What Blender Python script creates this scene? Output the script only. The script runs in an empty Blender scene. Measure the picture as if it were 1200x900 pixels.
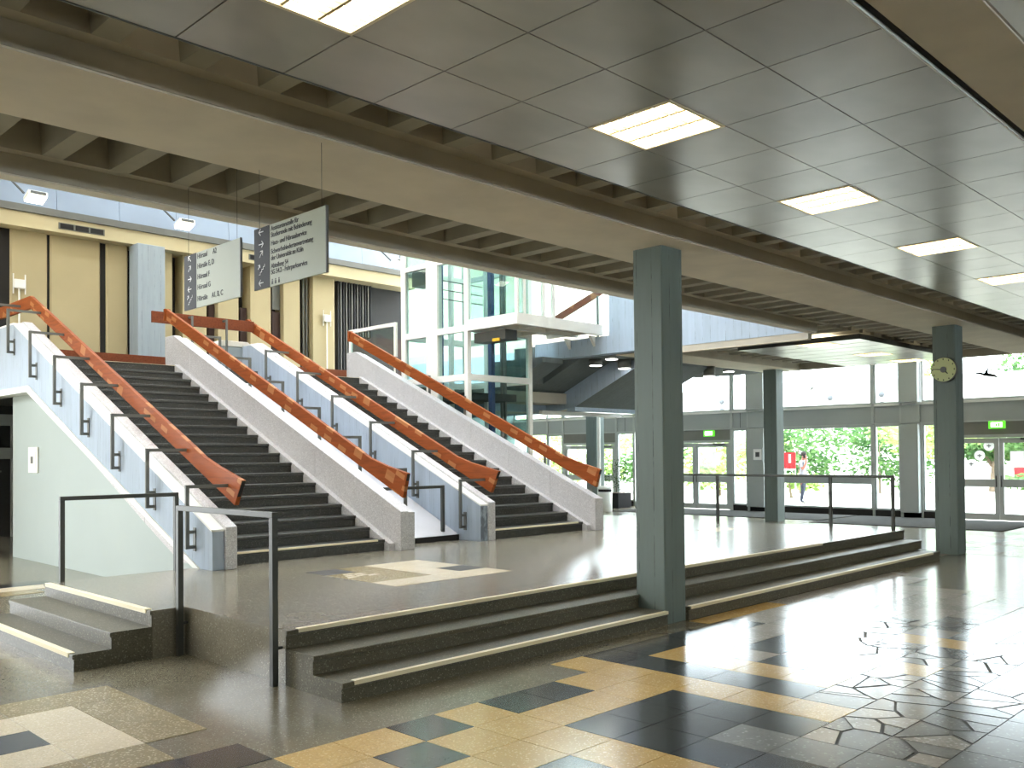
import bpy, bmesh, math, random
from mathutils import Vector, Matrix
random.seed(7)
S = bpy.context.scene
COL = S.collection

# ------------------------------------------------------------------ camera
YAW, PITCH, ROLL = math.radians(44.5926), math.radians(.9698), math.radians(-.5156)
FPX, CY, CAMH = 1063.6, 516.03, 1.72
fw = Vector((math.cos(PITCH)*math.cos(YAW), math.cos(PITCH)*math.sin(YAW), math.sin(PITCH)))
rt = fw.cross(Vector((0, 0, 1))).normalized()
up = rt.cross(fw)
cr, sr = math.cos(ROLL), math.sin(ROLL)
r2 = rt*cr + up*sr
u2 = -rt*sr + up*cr
cam = bpy.data.cameras.new('camera')
camo = bpy.data.objects.new('camera', cam)
COL.objects.link(camo)
M = Matrix((r2, u2, -fw)).transposed().to_4x4()
M.translation = Vector((0, 0, CAMH))
camo.matrix_world = M
cam.sensor_width = 36
cam.lens = 36*FPX/1200
cam.shift_y = (CY-450)/1200
cam.clip_end = 400
S.camera = camo

# ------------------------------------------------------------------ world, exposure
W = bpy.data.worlds.new('sky')
S.world = W
W.use_nodes = True
bg = W.node_tree.nodes['Background']
bg.inputs[0].default_value = (.88, .94, 1.0, 1)
bg.inputs[1].default_value = 15.0
S.view_settings.view_transform = 'Standard'
S.view_settings.look = 'None'
S.view_settings.gamma = 1
S.view_settings.use_curve_mapping = False
S.view_settings.exposure = 0.0
S.cycles.use_denoising = True
S.cycles.max_bounces = 10
S.cycles.diffuse_bounces = 6
S.cycles.glossy_bounces = 4
S.cycles.transparent_max_bounces = 24
S.cycles.sample_clamp_indirect = 8
S.cycles.caustics_reflective = False
S.cycles.caustics_refractive = False

# ------------------------------------------------------------------ materials
MATS = {}
def srgb(r, g, b):
    f = lambda c: (c/255/12.92) if c/255 <= .04045 else ((c/255+.055)/1.055)**2.4
    return (f(r), f(g), f(b), 1)

class NT:
    def __init__(s, name):
        m = bpy.data.materials.new(name); m.use_nodes = True
        s.m, s.t = m, m.node_tree
        s.b = s.t.nodes['Principled BSDF']
        s.out = s.t.nodes['Material Output']
        MATS[name] = m
    def n(s, typ, **kw):
        nd = s.t.nodes.new(typ)
        for k, v in kw.items():
            if k.startswith('i_'):
                key = k[2:]
                key = int(key) if key.isdigit() else key.replace('_', ' ')
                nd.inputs[key].default_value = v
            else: setattr(nd, k, v)
        return nd
    def l(s, a, b): s.t.links.new(a, b)
    def ramp(s, src, stops, interp='LINEAR'):
        r = s.n('ShaderNodeValToRGB'); r.color_ramp.interpolation = interp
        e = r.color_ramp.elements
        e[0].position, e[0].color = stops[0]
        e[1].position, e[1].color = stops[-1]
        for p, c in stops[1:-1]:
            k = e.new(p); k.color = c
        s.l(src, r.inputs[0]); return r.outputs[0]
    def pos(s, scale=(1, 1, 1), rot=(0, 0, 0)):
        g = s.n('ShaderNodeNewGeometry'); mp = s.n('ShaderNodeMapping')
        mp.inputs['Scale'].default_value = scale; mp.inputs['Rotation'].default_value = rot
        s.l(g.outputs['Position'], mp.inputs[0]); return mp.outputs[0]
    def noise(s, vec, scale, detail=3, rough=.5):
        n = s.n('ShaderNodeTexNoise'); n.inputs['Scale'].default_value = scale
        n.inputs['Detail'].default_value = detail; n.inputs['Roughness'].default_value = rough
        s.l(vec, n.inputs['Vector']); return n.outputs['Fac']
    def mixc(s, fac, a, b, mode='MIX'):
        m = s.n('ShaderNodeMix', data_type='RGBA', blend_type=mode)
        for inp, v in ((0, fac), (6, a), (7, b)):
            if hasattr(v, 'links') or hasattr(v, 'is_output'): s.l(v, m.inputs[inp])
            else: m.inputs[inp].default_value = v
        return m.outputs[2]
    def bump(s, h, strength=.2, dist=.01):
        b = s.n('ShaderNodeBump'); b.inputs['Strength'].default_value = strength
        b.inputs['Distance'].default_value = dist
        s.l(h, b.inputs['Height']); s.l(b.outputs[0], s.b.inputs['Normal'])

def rgb(c, k): return (min(1, c[0]*k), min(1, c[1]*k), min(1, c[2]*k), 1)

def plain(name, col, rough=.5, metal=0, var=.06, scale=3, spec=.5, bump=0):
    t = NT(name)
    f = t.noise(t.pos(), scale, 4)
    t.l(t.ramp(f, [(.3, rgb(col, 1-var)), (.7, rgb(col, 1+var))]), t.b.inputs['Base Color'])
    t.b.inputs['Roughness'].default_value = rough
    t.b.inputs['Metallic'].default_value = metal
    t.b.inputs['Specular IOR Level'].default_value = spec
    if bump: t.bump(t.noise(t.pos(), 60, 3), bump, .004)
    return t.m

def terrazzo(name, base, chips, rough=.2, size=90, amount=.14, patch=.12, spec=.5, randobj=0, dk=.62):
    """stone chips of a lighter and a darker kind scattered in a cement ground"""
    t = NT(name)
    p = t.pos()
    v = t.n('ShaderNodeTexVoronoi'); v.inputs['Scale'].default_value = size
    t.l(p, v.inputs['Vector'])
    sep = t.n('ShaderNodeSeparateColor'); t.l(v.outputs['Color'], sep.inputs[0])
    f1 = t.ramp(sep.outputs[0], [(1-amount, (0, 0, 0, 1)), (1-amount+.02, (1, 1, 1, 1))])
    f2 = t.ramp(sep.outputs[1], [(.75, (0, 0, 0, 1)), (.77, (1, 1, 1, 1))])
    n = t.noise(p, 2.2, 5, .6)
    ground = t.ramp(n, [(.3, rgb(base, 1-patch)), (.7, rgb(base, 1+patch))])
    if randobj:
        oi = t.n('ShaderNodeObjectInfo')
        k = t.ramp(oi.outputs['Random'], [(0, (1-randobj,)*3+(1,)), (1, (1, 1, 1, 1))])
        ground = t.mixc(1.0, ground, k, 'MULTIPLY')
    c = t.mixc(f2, ground, rgb(base, dk))
    c = t.mixc(f1, c, chips)
    t.l(c, t.b.inputs['Base Color'])
    t.b.inputs['Roughness'].default_value = rough
    t.b.inputs['Specular IOR Level'].default_value = spec
    return t.m

def boardmarked(name, col, axis='x', width=.11, rough=.75, dark=.72):
    """concrete poured against boards: thin dark joints and a slight tone change from board to board"""
    t = NT(name)
    g = t.n('ShaderNodeNewGeometry'); sx = t.n('ShaderNodeSeparateXYZ'); t.l(g.outputs['Position'], sx.inputs[0])
    if axis == 'xy':
        a = t.n('ShaderNodeMath', operation='ADD'); t.l(sx.outputs[0], a.inputs[0]); t.l(sx.outputs[1], a.inputs[1]); src = a.outputs[0]
    else: src = sx.outputs['xyz'.index(axis)]
    d = t.n('ShaderNodeMath', operation='DIVIDE'); t.l(src, d.inputs[0]); d.inputs[1].default_value = width
    fr = t.n('ShaderNodeMath', operation='FRACT'); t.l(d.outputs[0], fr.inputs[0])
    fl = t.n('ShaderNodeMath', operation='FLOOR'); t.l(d.outputs[0], fl.inputs[0])
    wn = t.n('ShaderNodeTexWhiteNoise', noise_dimensions='1D'); t.l(fl.outputs[0], wn.inputs['W'])
    base = t.ramp(wn.outputs['Value'], [(0, rgb(col, .93)), (1, rgb(col, 1.06))])
    line = t.ramp(fr.outputs[0], [(0, (1, 1, 1, 1)), (.035, (1, 1, 1, 1)), (.06, (0, 0, 0, 1))])
    br = t.noise(t.pos((3, 3, 1.2)), 2.4, 4, .7)
    brk = t.ramp(br, [(.48, (0, 0, 0, 1)), (.62, (1, 1, 1, 1))])
    lf = t.mixc(1.0, line, brk, 'MULTIPLY')
    st = t.noise(t.pos((6, 6, .7)), 2, 5, .6)
    base = t.mixc(.5, base, t.ramp(st, [(.3, rgb(col, .86)), (.7, rgb(col, 1.1))]))
    t.l(t.mixc(lf, base, rgb(col, dark*.55)), t.b.inputs['Base Color'])
    t.b.inputs['Roughness'].default_value = rough
    t.bump(lf, .25, -.006)
    return t.m

def wood(name, col):
    t = NT(name)
    w = t.n('ShaderNodeTexNoise'); w.inputs['Scale'].default_value = 5; w.inputs['Detail'].default_value = 6
    t.l(t.pos((6, .5, 6)), w.inputs['Vector'])
    c = t.ramp(w.outputs['Fac'], [(.28, rgb(col, .75)), (.5, col), (.75, rgb(col, 1.18))])
    g = t.n('ShaderNodeNewGeometry'); sx = t.n('ShaderNodeSeparateXYZ'); t.l(g.outputs['Position'], sx.inputs[0])
    def lin(a, b, k):
        m1 = t.n('ShaderNodeMath', operation='MULTIPLY'); m1.inputs[1].default_value = a/k; t.l(sx.outputs[1], m1.inputs[0])
        m2 = t.n('ShaderNodeMath', operation='MULTIPLY_ADD'); m2.inputs[1].default_value = b/k; t.l(sx.outputs[2], m2.inputs[0]); t.l(m1.outputs[0], m2.inputs[2])
        fl = t.n('ShaderNodeMath', operation='FLOOR'); t.l(m2.outputs[0], fl.inputs[0]); return fl.outputs[0]
    cb = t.n('ShaderNodeCombineXYZ'); t.l(lin(.913, .407, .2), cb.inputs[0]); t.l(lin(-.407, .913, .07), cb.inputs[1])
    wn = t.n('ShaderNodeTexWhiteNoise', noise_dimensions='3D'); t.l(cb.outputs[0], wn.inputs['Vector'])
    pf = t.ramp(wn.outputs['Value'], [(.86, (0, 0, 0, 1)), (.865, (.42, .42, .42, 1))])
    t.l(t.mixc(pf, c, srgb(206, 150, 100)), t.b.inputs['Base Color'])
    t.b.inputs['Roughness'].default_value = .55
    t.b.inputs['Specular IOR Level'].default_value = .2
    return t.m

def glass(name, tint=(.9, .96, .96, 1), refl=.9):
    t = NT(name); t.t.nodes.remove(t.b)
    tr = t.n('ShaderNodeBsdfTransparent'); tr.inputs[0].default_value = tint
    gl = t.n('ShaderNodeBsdfGlossy'); gl.inputs['Roughness'].default_value = .0
    lw = t.n('ShaderNodeLayerWeight'); lw.inputs[0].default_value = .5
    pw = t.n('ShaderNodeMath', operation='POWER'); pw.inputs[1].default_value = 5; t.l(lw.outputs['Facing'], pw.inputs[0])
    k = t.n('ShaderNodeMath', operation='MULTIPLY_ADD'); k.inputs[1].default_value = .8*refl; k.inputs[2].default_value = .035*refl
    t.l(pw.outputs[0], k.inputs[0])
    mx = t.n('ShaderNodeMixShader'); t.l(k.outputs[0], mx.inputs[0]); t.l(tr.outputs[0], mx.inputs[1]); t.l(gl.outputs[0], mx.inputs[2])
    t.l(mx.outputs[0], t.out.inputs[0]); return t.m

def emit(name, col, s):
    t = NT(name)
    t.b.inputs['Base Color'].default_value = col
    t.b.inputs['Emission Color'].default_value = col
    t.b.inputs['Emission Strength'].default_value = s
    return t.m

def leafmat(name, c1, c2):
    t = NT(name); t.t.nodes.remove(t.b)
    f = t.noise(t.pos(), 1.6, 3)
    g = t.n('ShaderNodeNewGeometry')
    c = t.mixc(.5, t.ramp(f, [(.3, c1), (.7, c2)]), t.ramp(g.outputs['Random Per Island'], [(0, c1), (1, c2)]))
    d = t.n('ShaderNodeBsdfDiffuse'); tl = t.n('ShaderNodeBsdfTranslucent')
    t.l(c, d.inputs[0]); t.l(c, tl.inputs[0])
    mx = t.n('ShaderNodeMixShader'); mx.inputs[0].default_value = .4
    t.l(d.outputs[0], mx.inputs[1]); t.l(tl.outputs[0], mx.inputs[2]); t.l(mx.outputs[0], t.out.inputs[0]); return t.m

floor_m   = terrazzo('floor_terrazzo', srgb(122, 117, 100), srgb(160, 154, 136), .18, 130, .06, .12, dk=.8)
plat_m    = terrazzo('platform_terrazzo', srgb(126, 121, 107), srgb(160, 155, 140), .2, 130, .06, .1, dk=.82)
step_m    = terrazzo('step_terrazzo', srgb(94, 91, 77), srgb(138, 134, 118), .42, 130, .07, .1, .3, dk=.75)
tread_m   = terrazzo('tread_terrazzo', srgb(60, 60, 55), srgb(104, 104, 98), .34, 130, .08, .1, .5, dk=.75)
granite_m = terrazzo('granite', srgb(200, 198, 200), srgb(224, 224, 224), .55, 130, .2, .06, .3, dk=.8)
yellow_m  = terrazzo('yellow_tile', srgb(218, 184, 116), srgb(232, 205, 145), .17, 110, .1, .06, randobj=.1, dk=.88)
cream_m   = terrazzo('cream_tile', srgb(226, 212, 184), srgb(238, 228, 206), .2, 110, .1, .05, randobj=.06, dk=.88)
black_m   = terrazzo('black_tile', srgb(52, 54, 57), srgb(78, 80, 84), .16, 120, .06, .15, randobj=.25, dk=.88)
grey_m    = terrazzo('grey_tile', srgb(116, 116, 112), srgb(132, 132, 128), .2, 70, .06, .18, randobj=.2, dk=.88)
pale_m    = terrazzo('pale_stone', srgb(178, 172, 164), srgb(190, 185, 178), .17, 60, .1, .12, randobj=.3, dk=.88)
beige_m   = terrazzo('beige_terrazzo', srgb(152, 138, 104), srgb(196, 184, 150), .24, 100, .12, .1, dk=.88)
stone_m   = terrazzo('broken_stone', srgb(134, 133, 130), srgb(148, 147, 144), .16, 70, .05, .14, randobj=.35, dk=.88)
amber_m   = terrazzo('amber_stone', srgb(196, 160, 96), srgb(215, 186, 126), .2, 60, .1, .15, randobj=.15, dk=.88)
joint_m   = plain('dark_joint', srgb(48, 46, 42), .6)
nose_m    = plain('nosing_strip', srgb(238, 228, 198), .5, 0, .02)
conc_m    = plain('ceiling_concrete', srgb(224, 215, 198), .85, 0, .07, 2.2, .3, .15)
concd_m   = plain('beam_concrete', srgb(188, 182, 168), .85, 0, .08, 2.2, .3, .15)
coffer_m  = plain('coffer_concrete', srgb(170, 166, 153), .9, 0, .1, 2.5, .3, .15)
bluec_m   = boardmarked('blue_concrete', srgb(164, 178, 194), 'y', .1)
hallc_m   = boardmarked('hall_concrete', srgb(172, 188, 206), 'y', .17)
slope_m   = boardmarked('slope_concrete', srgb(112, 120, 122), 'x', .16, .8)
column_m  = boardmarked('column_concrete', srgb(110, 124, 121), 'xy', .19, .6)
upcol_m   = boardmarked('pale_column_concrete', srgb(150, 162, 170), 'xy', .14, .7)
trimw_m   = plain('white_trim', srgb(228, 230, 226), .5, 0, .03)
mint_m    = plain('mint_paint', srgb(168, 180, 178), .6, 0, .02, 1)
wood_m    = wood('handrail_wood', srgb(140, 70, 28))
woodd_m   = wood('dark_wood', srgb(118, 62, 36))
steel_m   = plain('dark_steel', srgb(70, 72, 68), .45, .3, .08, 5)
greyst_m  = plain('grey_steel', srgb(104, 106, 102), .5, .2, .06, 5)
headp_m   = plain('door_head', srgb(120, 120, 114), .6)
frame_m   = plain('facade_frame', srgb(176, 182, 180), .55, .0, .03)
framed_m  = plain('facade_panel', srgb(160, 166, 166), .6, 0, .04, 1.5)
pilaster_m= plain('pilaster_paint', srgb(164, 170, 168), .6, 0, .03)
white_m   = plain('white_paint', srgb(238, 238, 232), .45, 0, .02)
cream_wm  = plain('cream_panel', srgb(182, 169, 132), .7, 0, .04, 1.2)
creamb_m  = plain('cream_beam', srgb(194, 183, 148), .7, 0, .05, 1.2)
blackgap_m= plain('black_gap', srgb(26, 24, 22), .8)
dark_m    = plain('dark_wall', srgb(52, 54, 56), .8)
maroon_m  = plain('maroon_panel', srgb(58, 38, 34), .6)
blueband_m= plain('blue_metal', srgb(140, 155, 174), .5, .2, .08, .8)
blue_m    = plain('lift_blue', srgb(48, 70, 122), .4)
glass_m   = glass('window_glass', (.93, .97, .97, 1), .8)
liftgl_m  = glass('lift_glass', (.80, .89, .88, 1), 1.0)
exit_m    = emit('exit_green', srgb(96, 205, 52), 1.2)
exitw_m   = emit('exit_white', (1, 1, .95, 1), 3)
lamp_m    = emit('lamp_light', (1, .9, .72, 1), 17)
blade_m   = plain('louvre_blade', srgb(206, 192, 158), .6)
lampd_m   = emit('downlight', (1, .97, .92, 1), 7)
flood_m   = emit('floodlight', (1, .93, .78, 1), 8)
sign_m    = plain('sign_face', srgb(182, 190, 174), .5, 0, .02, 3, .2)
signd_m   = plain('sign_dark', srgb(56, 58, 60), .6, 0, .03, 3, .15)
ink_m     = plain('sign_ink', srgb(38, 40, 38), .6)
arrow_m   = plain('arrow_white', srgb(230, 232, 230), .5)
clock_m   = plain('clock_face', srgb(196, 206, 150), .4, 0, .04)
mat_m     = plain('mat_rubber', srgb(74, 74, 72), 1.0, 0, .1, 8, .05, .3)
red_m     = plain('red_paint', srgb(140, 8, 20), .6)
paper_m   = plain('paper', srgb(240, 240, 238), .7)
ground_m  = plain('paving', srgb(206, 200, 188), .8, 0, .08, 1)
outwall_m = plain('outside_concrete', srgb(214, 212, 208), .85, 0, .05, .6)
globe_m   = plain('globe_grey', srgb(70, 72, 76), .6)
leaf_a    = leafmat('leaf_bright', srgb(104, 136, 58), srgb(190, 208, 136))
leaf_b    = leafmat('leaf_green', srgb(42, 76, 46), srgb(116, 146, 90))
leaf_c    = leafmat('leaf_dark', srgb(40, 60, 38), srgb(78, 100, 62))
sticker_m = leafmat('thin_paper', srgb(226, 226, 224), srgb(240, 240, 238))
bark_m    = plain('bark', srgb(120, 104, 88), .9, 0, .2, 8)
skin_m    = plain('skin', srgb(120, 66, 48), .6)
shirt_m   = plain('white_shirt', srgb(112, 112, 118), .8, 0, .06, 6)
jeans_m   = plain('jeans', srgb(20, 26, 44), .8, 0, .1, 8)
shoe_m    = plain('shoe', srgb(96, 92, 86), .7)
hair_m    = plain('hair', srgb(24, 14, 8), .8)
black_p   = plain('black_plastic', srgb(24, 24, 26), .7, 0, .06, 3, .2)

# metal ceiling panels: semi gloss, cloudy
t = NT('metal_panel')
f = t.noise(t.pos((1, 1.6, 1)), 2.0, 2, .5)
oi = t.n('ShaderNodeObjectInfo')
c0 = t.ramp(f, [(.3, srgb(166, 162, 153)), (.7, srgb(180, 176, 167))])
k0 = t.ramp(oi.outputs['Random'], [(0, (.88, .88, .88, 1)), (1, (1.0, 1.0, 1.0, 1))])
t.l(t.mixc(1.0, c0, k0, 'MULTIPLY'), t.b.inputs['Base Color'])
t.b.inputs['Roughness'].default_value = .29
t.b.inputs['Metallic'].default_value = .5
panel_m = t.m

# ------------------------------------------------------------------ mesh helpers
class MB:
    def __init__(s): s.v, s.f = [], []
    def add(s, vs, fs):
        o = len(s.v); s.v += [tuple(v) for v in vs]; s.f += [tuple(i+o for i in f) for f in fs]; return s
    def box(s, x0, x1, y0, y1, z0, z1):
        x0, x1 = min(x0, x1), max(x0, x1); y0, y1 = min(y0, y1), max(y0, y1); z0, z1 = min(z0, z1), max(z0, z1)
        return s.add([(x0, y0, z0), (x1, y0, z0), (x1, y1, z0), (x0, y1, z0), (x0, y0, z1), (x1, y0, z1), (x1, y1, z1), (x0, y1, z1)],
                     [(0, 3, 2, 1), (4, 5, 6, 7), (0, 1, 5, 4), (1, 2, 6, 5), (2, 3, 7, 6), (3, 0, 4, 7)])
    def prism(s, poly, axis, a0, a1):
        """extrude a 2-D polygon along an axis; poly holds the other two coordinates in xyz order"""
        n = len(poly)
        def pt(p, a):
            return {'x': (a, p[0], p[1]), 'y': (p[0], a, p[1]), 'z': (p[0], p[1], a)}[axis]
        area = sum(poly[i][0]*poly[(i+1) % n][1]-poly[(i+1) % n][0]*poly[i][1] for i in range(n))
        ccw = area > 0
        if axis == 'y': ccw = not ccw
        P = list(poly) if ccw else list(poly)[::-1]
        vs = [pt(p, a0) for p in P] + [pt(p, a1) for p in P]
        fs = [tuple(range(n))[::-1], tuple(range(n, 2*n))] + [(i, (i+1) % n, n+(i+1) % n, n+i) for i in range(n)]
        return s.add(vs, fs)
    def tube(s, p, q, r, n=10, r1=None):
        p, q = Vector(p), Vector(q); d = (q-p).normalized()
        a = d.orthogonal().normalized(); b = d.cross(a); r1 = r if r1 is None else r1
        vs = [p+(a*math.cos(2*math.pi*i/n)+b*math.sin(2*math.pi*i/n))*r for i in range(n)] + \
             [q+(a*math.cos(2*math.pi*i/n)+b*math.sin(2*math.pi*i/n))*r1 for i in range(n)]
        return s.add(vs, [tuple(range(n))[::-1], tuple(range(n, 2*n))] + [(i, (i+1) % n, n+(i+1) % n, n+i) for i in range(n)])
    def lathe(s, prof, cx, cy, n=24):
        vs = []
        for r, z in prof:
            vs += [(cx+r*math.cos(2*math.pi*i/n), cy+r*math.sin(2*math.pi*i/n), z) for i in range(n)]
        fs = [tuple(range(n))[::-1]]
        for k in range(len(prof)-1):
            fs += [(k*n+i, k*n+(i+1) % n, (k+1)*n+(i+1) % n, (k+1)*n+i) for i in range(n)]
        m = (len(prof)-1)*n
        fs.append(tuple(range(m, m+n)))
        return s.add(vs, fs)
    def mesh(s, name, mat, origin=(0, 0, 0)):
        me = bpy.data.meshes.new(name)
        o = origin
        me.from_pydata([(v[0]-o[0], v[1]-o[1], v[2]-o[2]) for v in s.v], [], s.f)
        me.update()
        if mat: me.materials.append(mat)
        return me

def world(o):
    v = Vector((0, 0, 0))
    while o: v += o.location; o = o.parent
    return v

def link(name, data, parent=None, loc=None):
    o = bpy.data.objects.new(name, data); COL.objects.link(o)
    if parent: o.parent = parent
    if loc is not None: o.location = Vector(loc) - (world(parent) if parent else Vector((0, 0, 0)))
    return o

def centre(mb):
    xs, ys, zs = zip(*mb.v)
    return ((min(xs)+max(xs))/2, (min(ys)+max(ys))/2, min(zs))

def part(name, mb, mat, parent, bevel=0, kind=None):
    c = centre(mb)
    o = link(name, mb.mesh(name, mat, c), parent, c)
    if bevel:
        b = o.modifiers.new('bevel', 'BEVEL'); b.width = bevel; b.segments = 2; b.limit_method = 'ANGLE'
    if kind: o['kind'] = kind
    return o

def tag(o, label=None, cat=None, group=None, kind=None):
    if label: o['label'] = label
    if cat: o['category'] = cat
    if group: o['group'] = group
    if kind: o['kind'] = kind
    return o

def thing(name, label, cat, loc, group=None):
    return tag(link(name, None, None, loc), label, cat, group)

def single(name, mb, mat, label, cat, group=None, bevel=0):
    return tag(part(name, mb, mat, None, bevel), label, cat, group)

def struct(name, mb, mat, label=None, parent=None):
    o = part(name, mb, mat, parent)
    o['kind'] = 'structure'
    if label: o['label'] = label
    return o

def copytree(o, loc, label=None, parent=None):
    c = o.copy(); COL.objects.link(c); c.parent = parent
    if loc is not None: c.location = loc
    if label: c['label'] = label
    for ch in list(o.children): copytree(ch, None, None, c)
    return c

def smooth(o):
    for p in o.data.polygons: p.use_smooth = True
    return o

# ================================================================== THE SETTING
FX = 24.4            # facade plane
ZP = .413            # platform level
ZU = 3.49            # upper floor level
ZS = 3.85            # soffit level of the beams
ZR = 4.0             # rib level

# ---------------- floor with its tiles
floor = struct('floor', MB().box(-7, FX, -7, 24, -.2, 0), floor_m, 'polished grey terrazzo hall floor with yellow black and cream tiles')
TS, TX0, TY0 = .4, 4.345, 4.245
def tile_mesh(name, mat):
    g, t_ = .003, .004
    m = MB(); a = TS-g
    m.box(g, a, g, a, -.004, t_)
    return m.mesh(name, mat)
TM = {'Y': tile_mesh('yellow_tile', yellow_m), 'B': tile_mesh('black_tile', black_m), 'C': tile_mesh('cream_tile', cream_m),
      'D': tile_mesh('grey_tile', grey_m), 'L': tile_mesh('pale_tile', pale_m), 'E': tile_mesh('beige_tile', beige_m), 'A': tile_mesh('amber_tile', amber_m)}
rows = {   # row index counts from the platform towards the camera, cell index runs along the steps
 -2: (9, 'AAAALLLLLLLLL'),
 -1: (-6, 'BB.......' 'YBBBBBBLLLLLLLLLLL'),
  0: (-4, 'YYBYBBYYBYYLLLLLLLLLLLL'),  # pale run at the end also holds the window reflection in its colour
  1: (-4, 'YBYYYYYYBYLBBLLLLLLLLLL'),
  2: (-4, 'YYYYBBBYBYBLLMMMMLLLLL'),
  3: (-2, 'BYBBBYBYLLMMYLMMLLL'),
  4: (-1, 'YBDBYMMMYMMYDDDD'),
  5: (-1, 'YBDMMMMMMMMYMDD'),
  6: (-1, 'BBDMMMMMDDDYD'),
  7: (0, 'BDDDDDDDDD'),
  8: (0, 'DDBYYDDD')}
crazy = []
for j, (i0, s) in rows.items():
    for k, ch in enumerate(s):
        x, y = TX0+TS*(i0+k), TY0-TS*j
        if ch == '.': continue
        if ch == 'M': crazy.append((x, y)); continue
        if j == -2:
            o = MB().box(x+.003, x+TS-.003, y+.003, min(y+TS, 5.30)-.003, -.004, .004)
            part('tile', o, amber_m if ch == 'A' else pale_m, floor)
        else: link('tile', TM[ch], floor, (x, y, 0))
# cream cross near the side steps, on the same grid
CX, CYY = 2.36, 5.46
for (a, b, ch) in [(-1, 0, 'C'), (-1, 1, 'C'), (-1, 2, 'C'), (-2, 0, 'C'), (-2, 1, 'B'), (-2, 2, 'C'), (-3, 1, 'B'), (-3, 2, 'C'), (-3, 0, 'C'), (-4, 0, 'C'),
                   (0, 0, 'E'), (0, 1, 'E'), (0, 2, 'E'), (0, 3, 'E'), (-1, 3, 'E'), (-2, 3, 'E'), (-3, 3, 'E'), (-1, -1, 'E'), (-2, -1, 'E'), (-3, -1, 'E')]:
    link('tile', TM[ch], floor, (CX+TS*a, CYY+TS*b, 0))
for (x, y, ch) in [(3.75, 13.05, 'C'), (4.15, 13.05, 'C'), (3.75, 13.45, 'B'), (3.35, 13.05, 'C'), (3.35, 13.45, 'E'), (3.35, 12.65, 'E'), (4.15, 13.45, 'B'), (3.75, 12.65, 'E')]:
    link('tile', TM[ch], floor, (x, y, 0))
# crazy paving: broken flags with dark joints
def clip(poly, nx, ny, d):
    out = []
    for i in range(len(poly)):
        p, q = poly[i], poly[(i+1) % len(poly)]
        a, b = p[0]*nx+p[1]*ny-d, q[0]*nx+q[1]*ny-d
        if a <= 0: out.append(p)
        if a*b < 0:
            t_ = a/(a-b); out.append((p[0]+(q[0]-p[0])*t_, p[1]+(q[1]-p[1])*t_))
    return out
def flags(seeds, rect, gap, mats, inside, rng):
    for i, s in enumerate(seeds):
        q = runrect(s)
        poly = [(q[0], q[2]), (q[1], q[2]), (q[1], q[3]), (q[0], q[3])]
        for k, o in enumerate(seeds):
            if k == i or abs(o[0]-s[0]) > 1.4 or not (q[2] <= o[1] <= q[3]): continue
            nx, ny = o[0]-s[0], o[1]-s[1]; L = math.hypot(nx, ny); nx /= L; ny /= L
            d = ((o[0]+s[0])/2)*nx+((o[1]+s[1])/2)*ny - gap*rng.uniform(.3, 1.0)
            poly = clip(poly, nx, ny, d)
            if len(poly) < 3: break
        if len(poly) < 3 or not inside(s): continue
        part('broken_flag', MB().prism(poly, 'z', -.003, .004+rng.uniform(-.001, .0015)), rng.choice(mats), floor)
rng = random.Random(3)
x0, x1, y0, y1 = 5.145, 10.345, 1.845, 3.845
for (tx, ty) in crazy: part('joint_bed', MB().box(tx, tx+TS, ty, ty+TS, -.002, .0012), joint_m, floor)
seeds = []
for (tx, ty) in crazy:
    for _ in range(3): seeds.append((tx+rng.uniform(.02, .38), ty+rng.uniform(.03, .37)))
cells = set((round(a, 3), round(b, 3)) for a, b in crazy)
def cell(x, y): return (round(TX0+TS*math.floor((x-TX0)/TS), 3), round(TY0+TS*math.floor((y-TY0)/TS), 3))
def in_crazy(s): return cell(*s) in cells
def runrect(s):
    a = cell(*s); x0, x1 = a[0], a[0]+TS
    while cell(x0-.1, s[1]) in cells: x0 -= TS
    while cell(x1+.1, s[1]) in cells: x1 += TS
    return (x0+.004, x1-.004, a[1]+.004, a[1]+TS-.004)
flags(seeds, (x0, x1, y0, y1), .016, [stone_m, stone_m, grey_m, pale_m], in_crazy, rng)
# far light and dark floor fields between platform and entrance, alternating long slabs
rng = random.Random(11)
for i in range(9):
    for j in range(7):
        ch = rng.choice(['pale', 'pale', 'grey', 'black', 'none'])
        if ch == 'none': continue
        x, y = 15.7+i*.6, 1.9+j*.6
        part('tile', MB().box(x+.003, x+.597, y+.003, y+.597, -.004, .003), {'pale': pale_m, 'grey': grey_m, 'black': black_m}[ch], floor)

# ---------------- coffered ceiling: beams, ribs, suspended metal panels
ceil = struct('ceiling', MB().box(-7, 21.9, -7, 7.53, 4.36, 4.7), coffer_m, 'coffered concrete ceiling with flat beams and square metal panels')
def beam(x0, x1, y0, y1, z0, z1, mat=concd_m, sof=conc_m):
    b = part('beam', MB().box(x0, x1, y0, y1, z0+.012, z1), mat, ceil)
    part('beam_soffit', MB().box(x0, x1, y0+.012, y1-.012, z0, z0+.012), sof, b)
    return b
beam(-7, 21.9, 5.104, 6.116, ZS, 4.36)                # main beam over the columns
part('ledge', MB().box(-7, 21.9, 4.985, 5.104, ZR, 4.36), concd_m, ceil)
part('ledge', MB().box(-7, 15.4, 7.24, 7.345, ZR, 4.36), concd_m, ceil)
lit_lip_m = plain('beam_lip', srgb(226, 220, 206), .8)  # paler soffit colour stands in for light from the stair void
beam(-7, 13.1, 7.345, 7.525, 3.84, 4.36, concd_m, lit_lip_m)              # edge beam along the stair void
eb = beam(13.1, 15.12, 7.345, 7.525, 3.84, 4.36, concd_m, lit_lip_m)
beam(-7, 21.9, 1.378, 1.79, ZS, 4.36)                 # beam behind the metal panels
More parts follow.
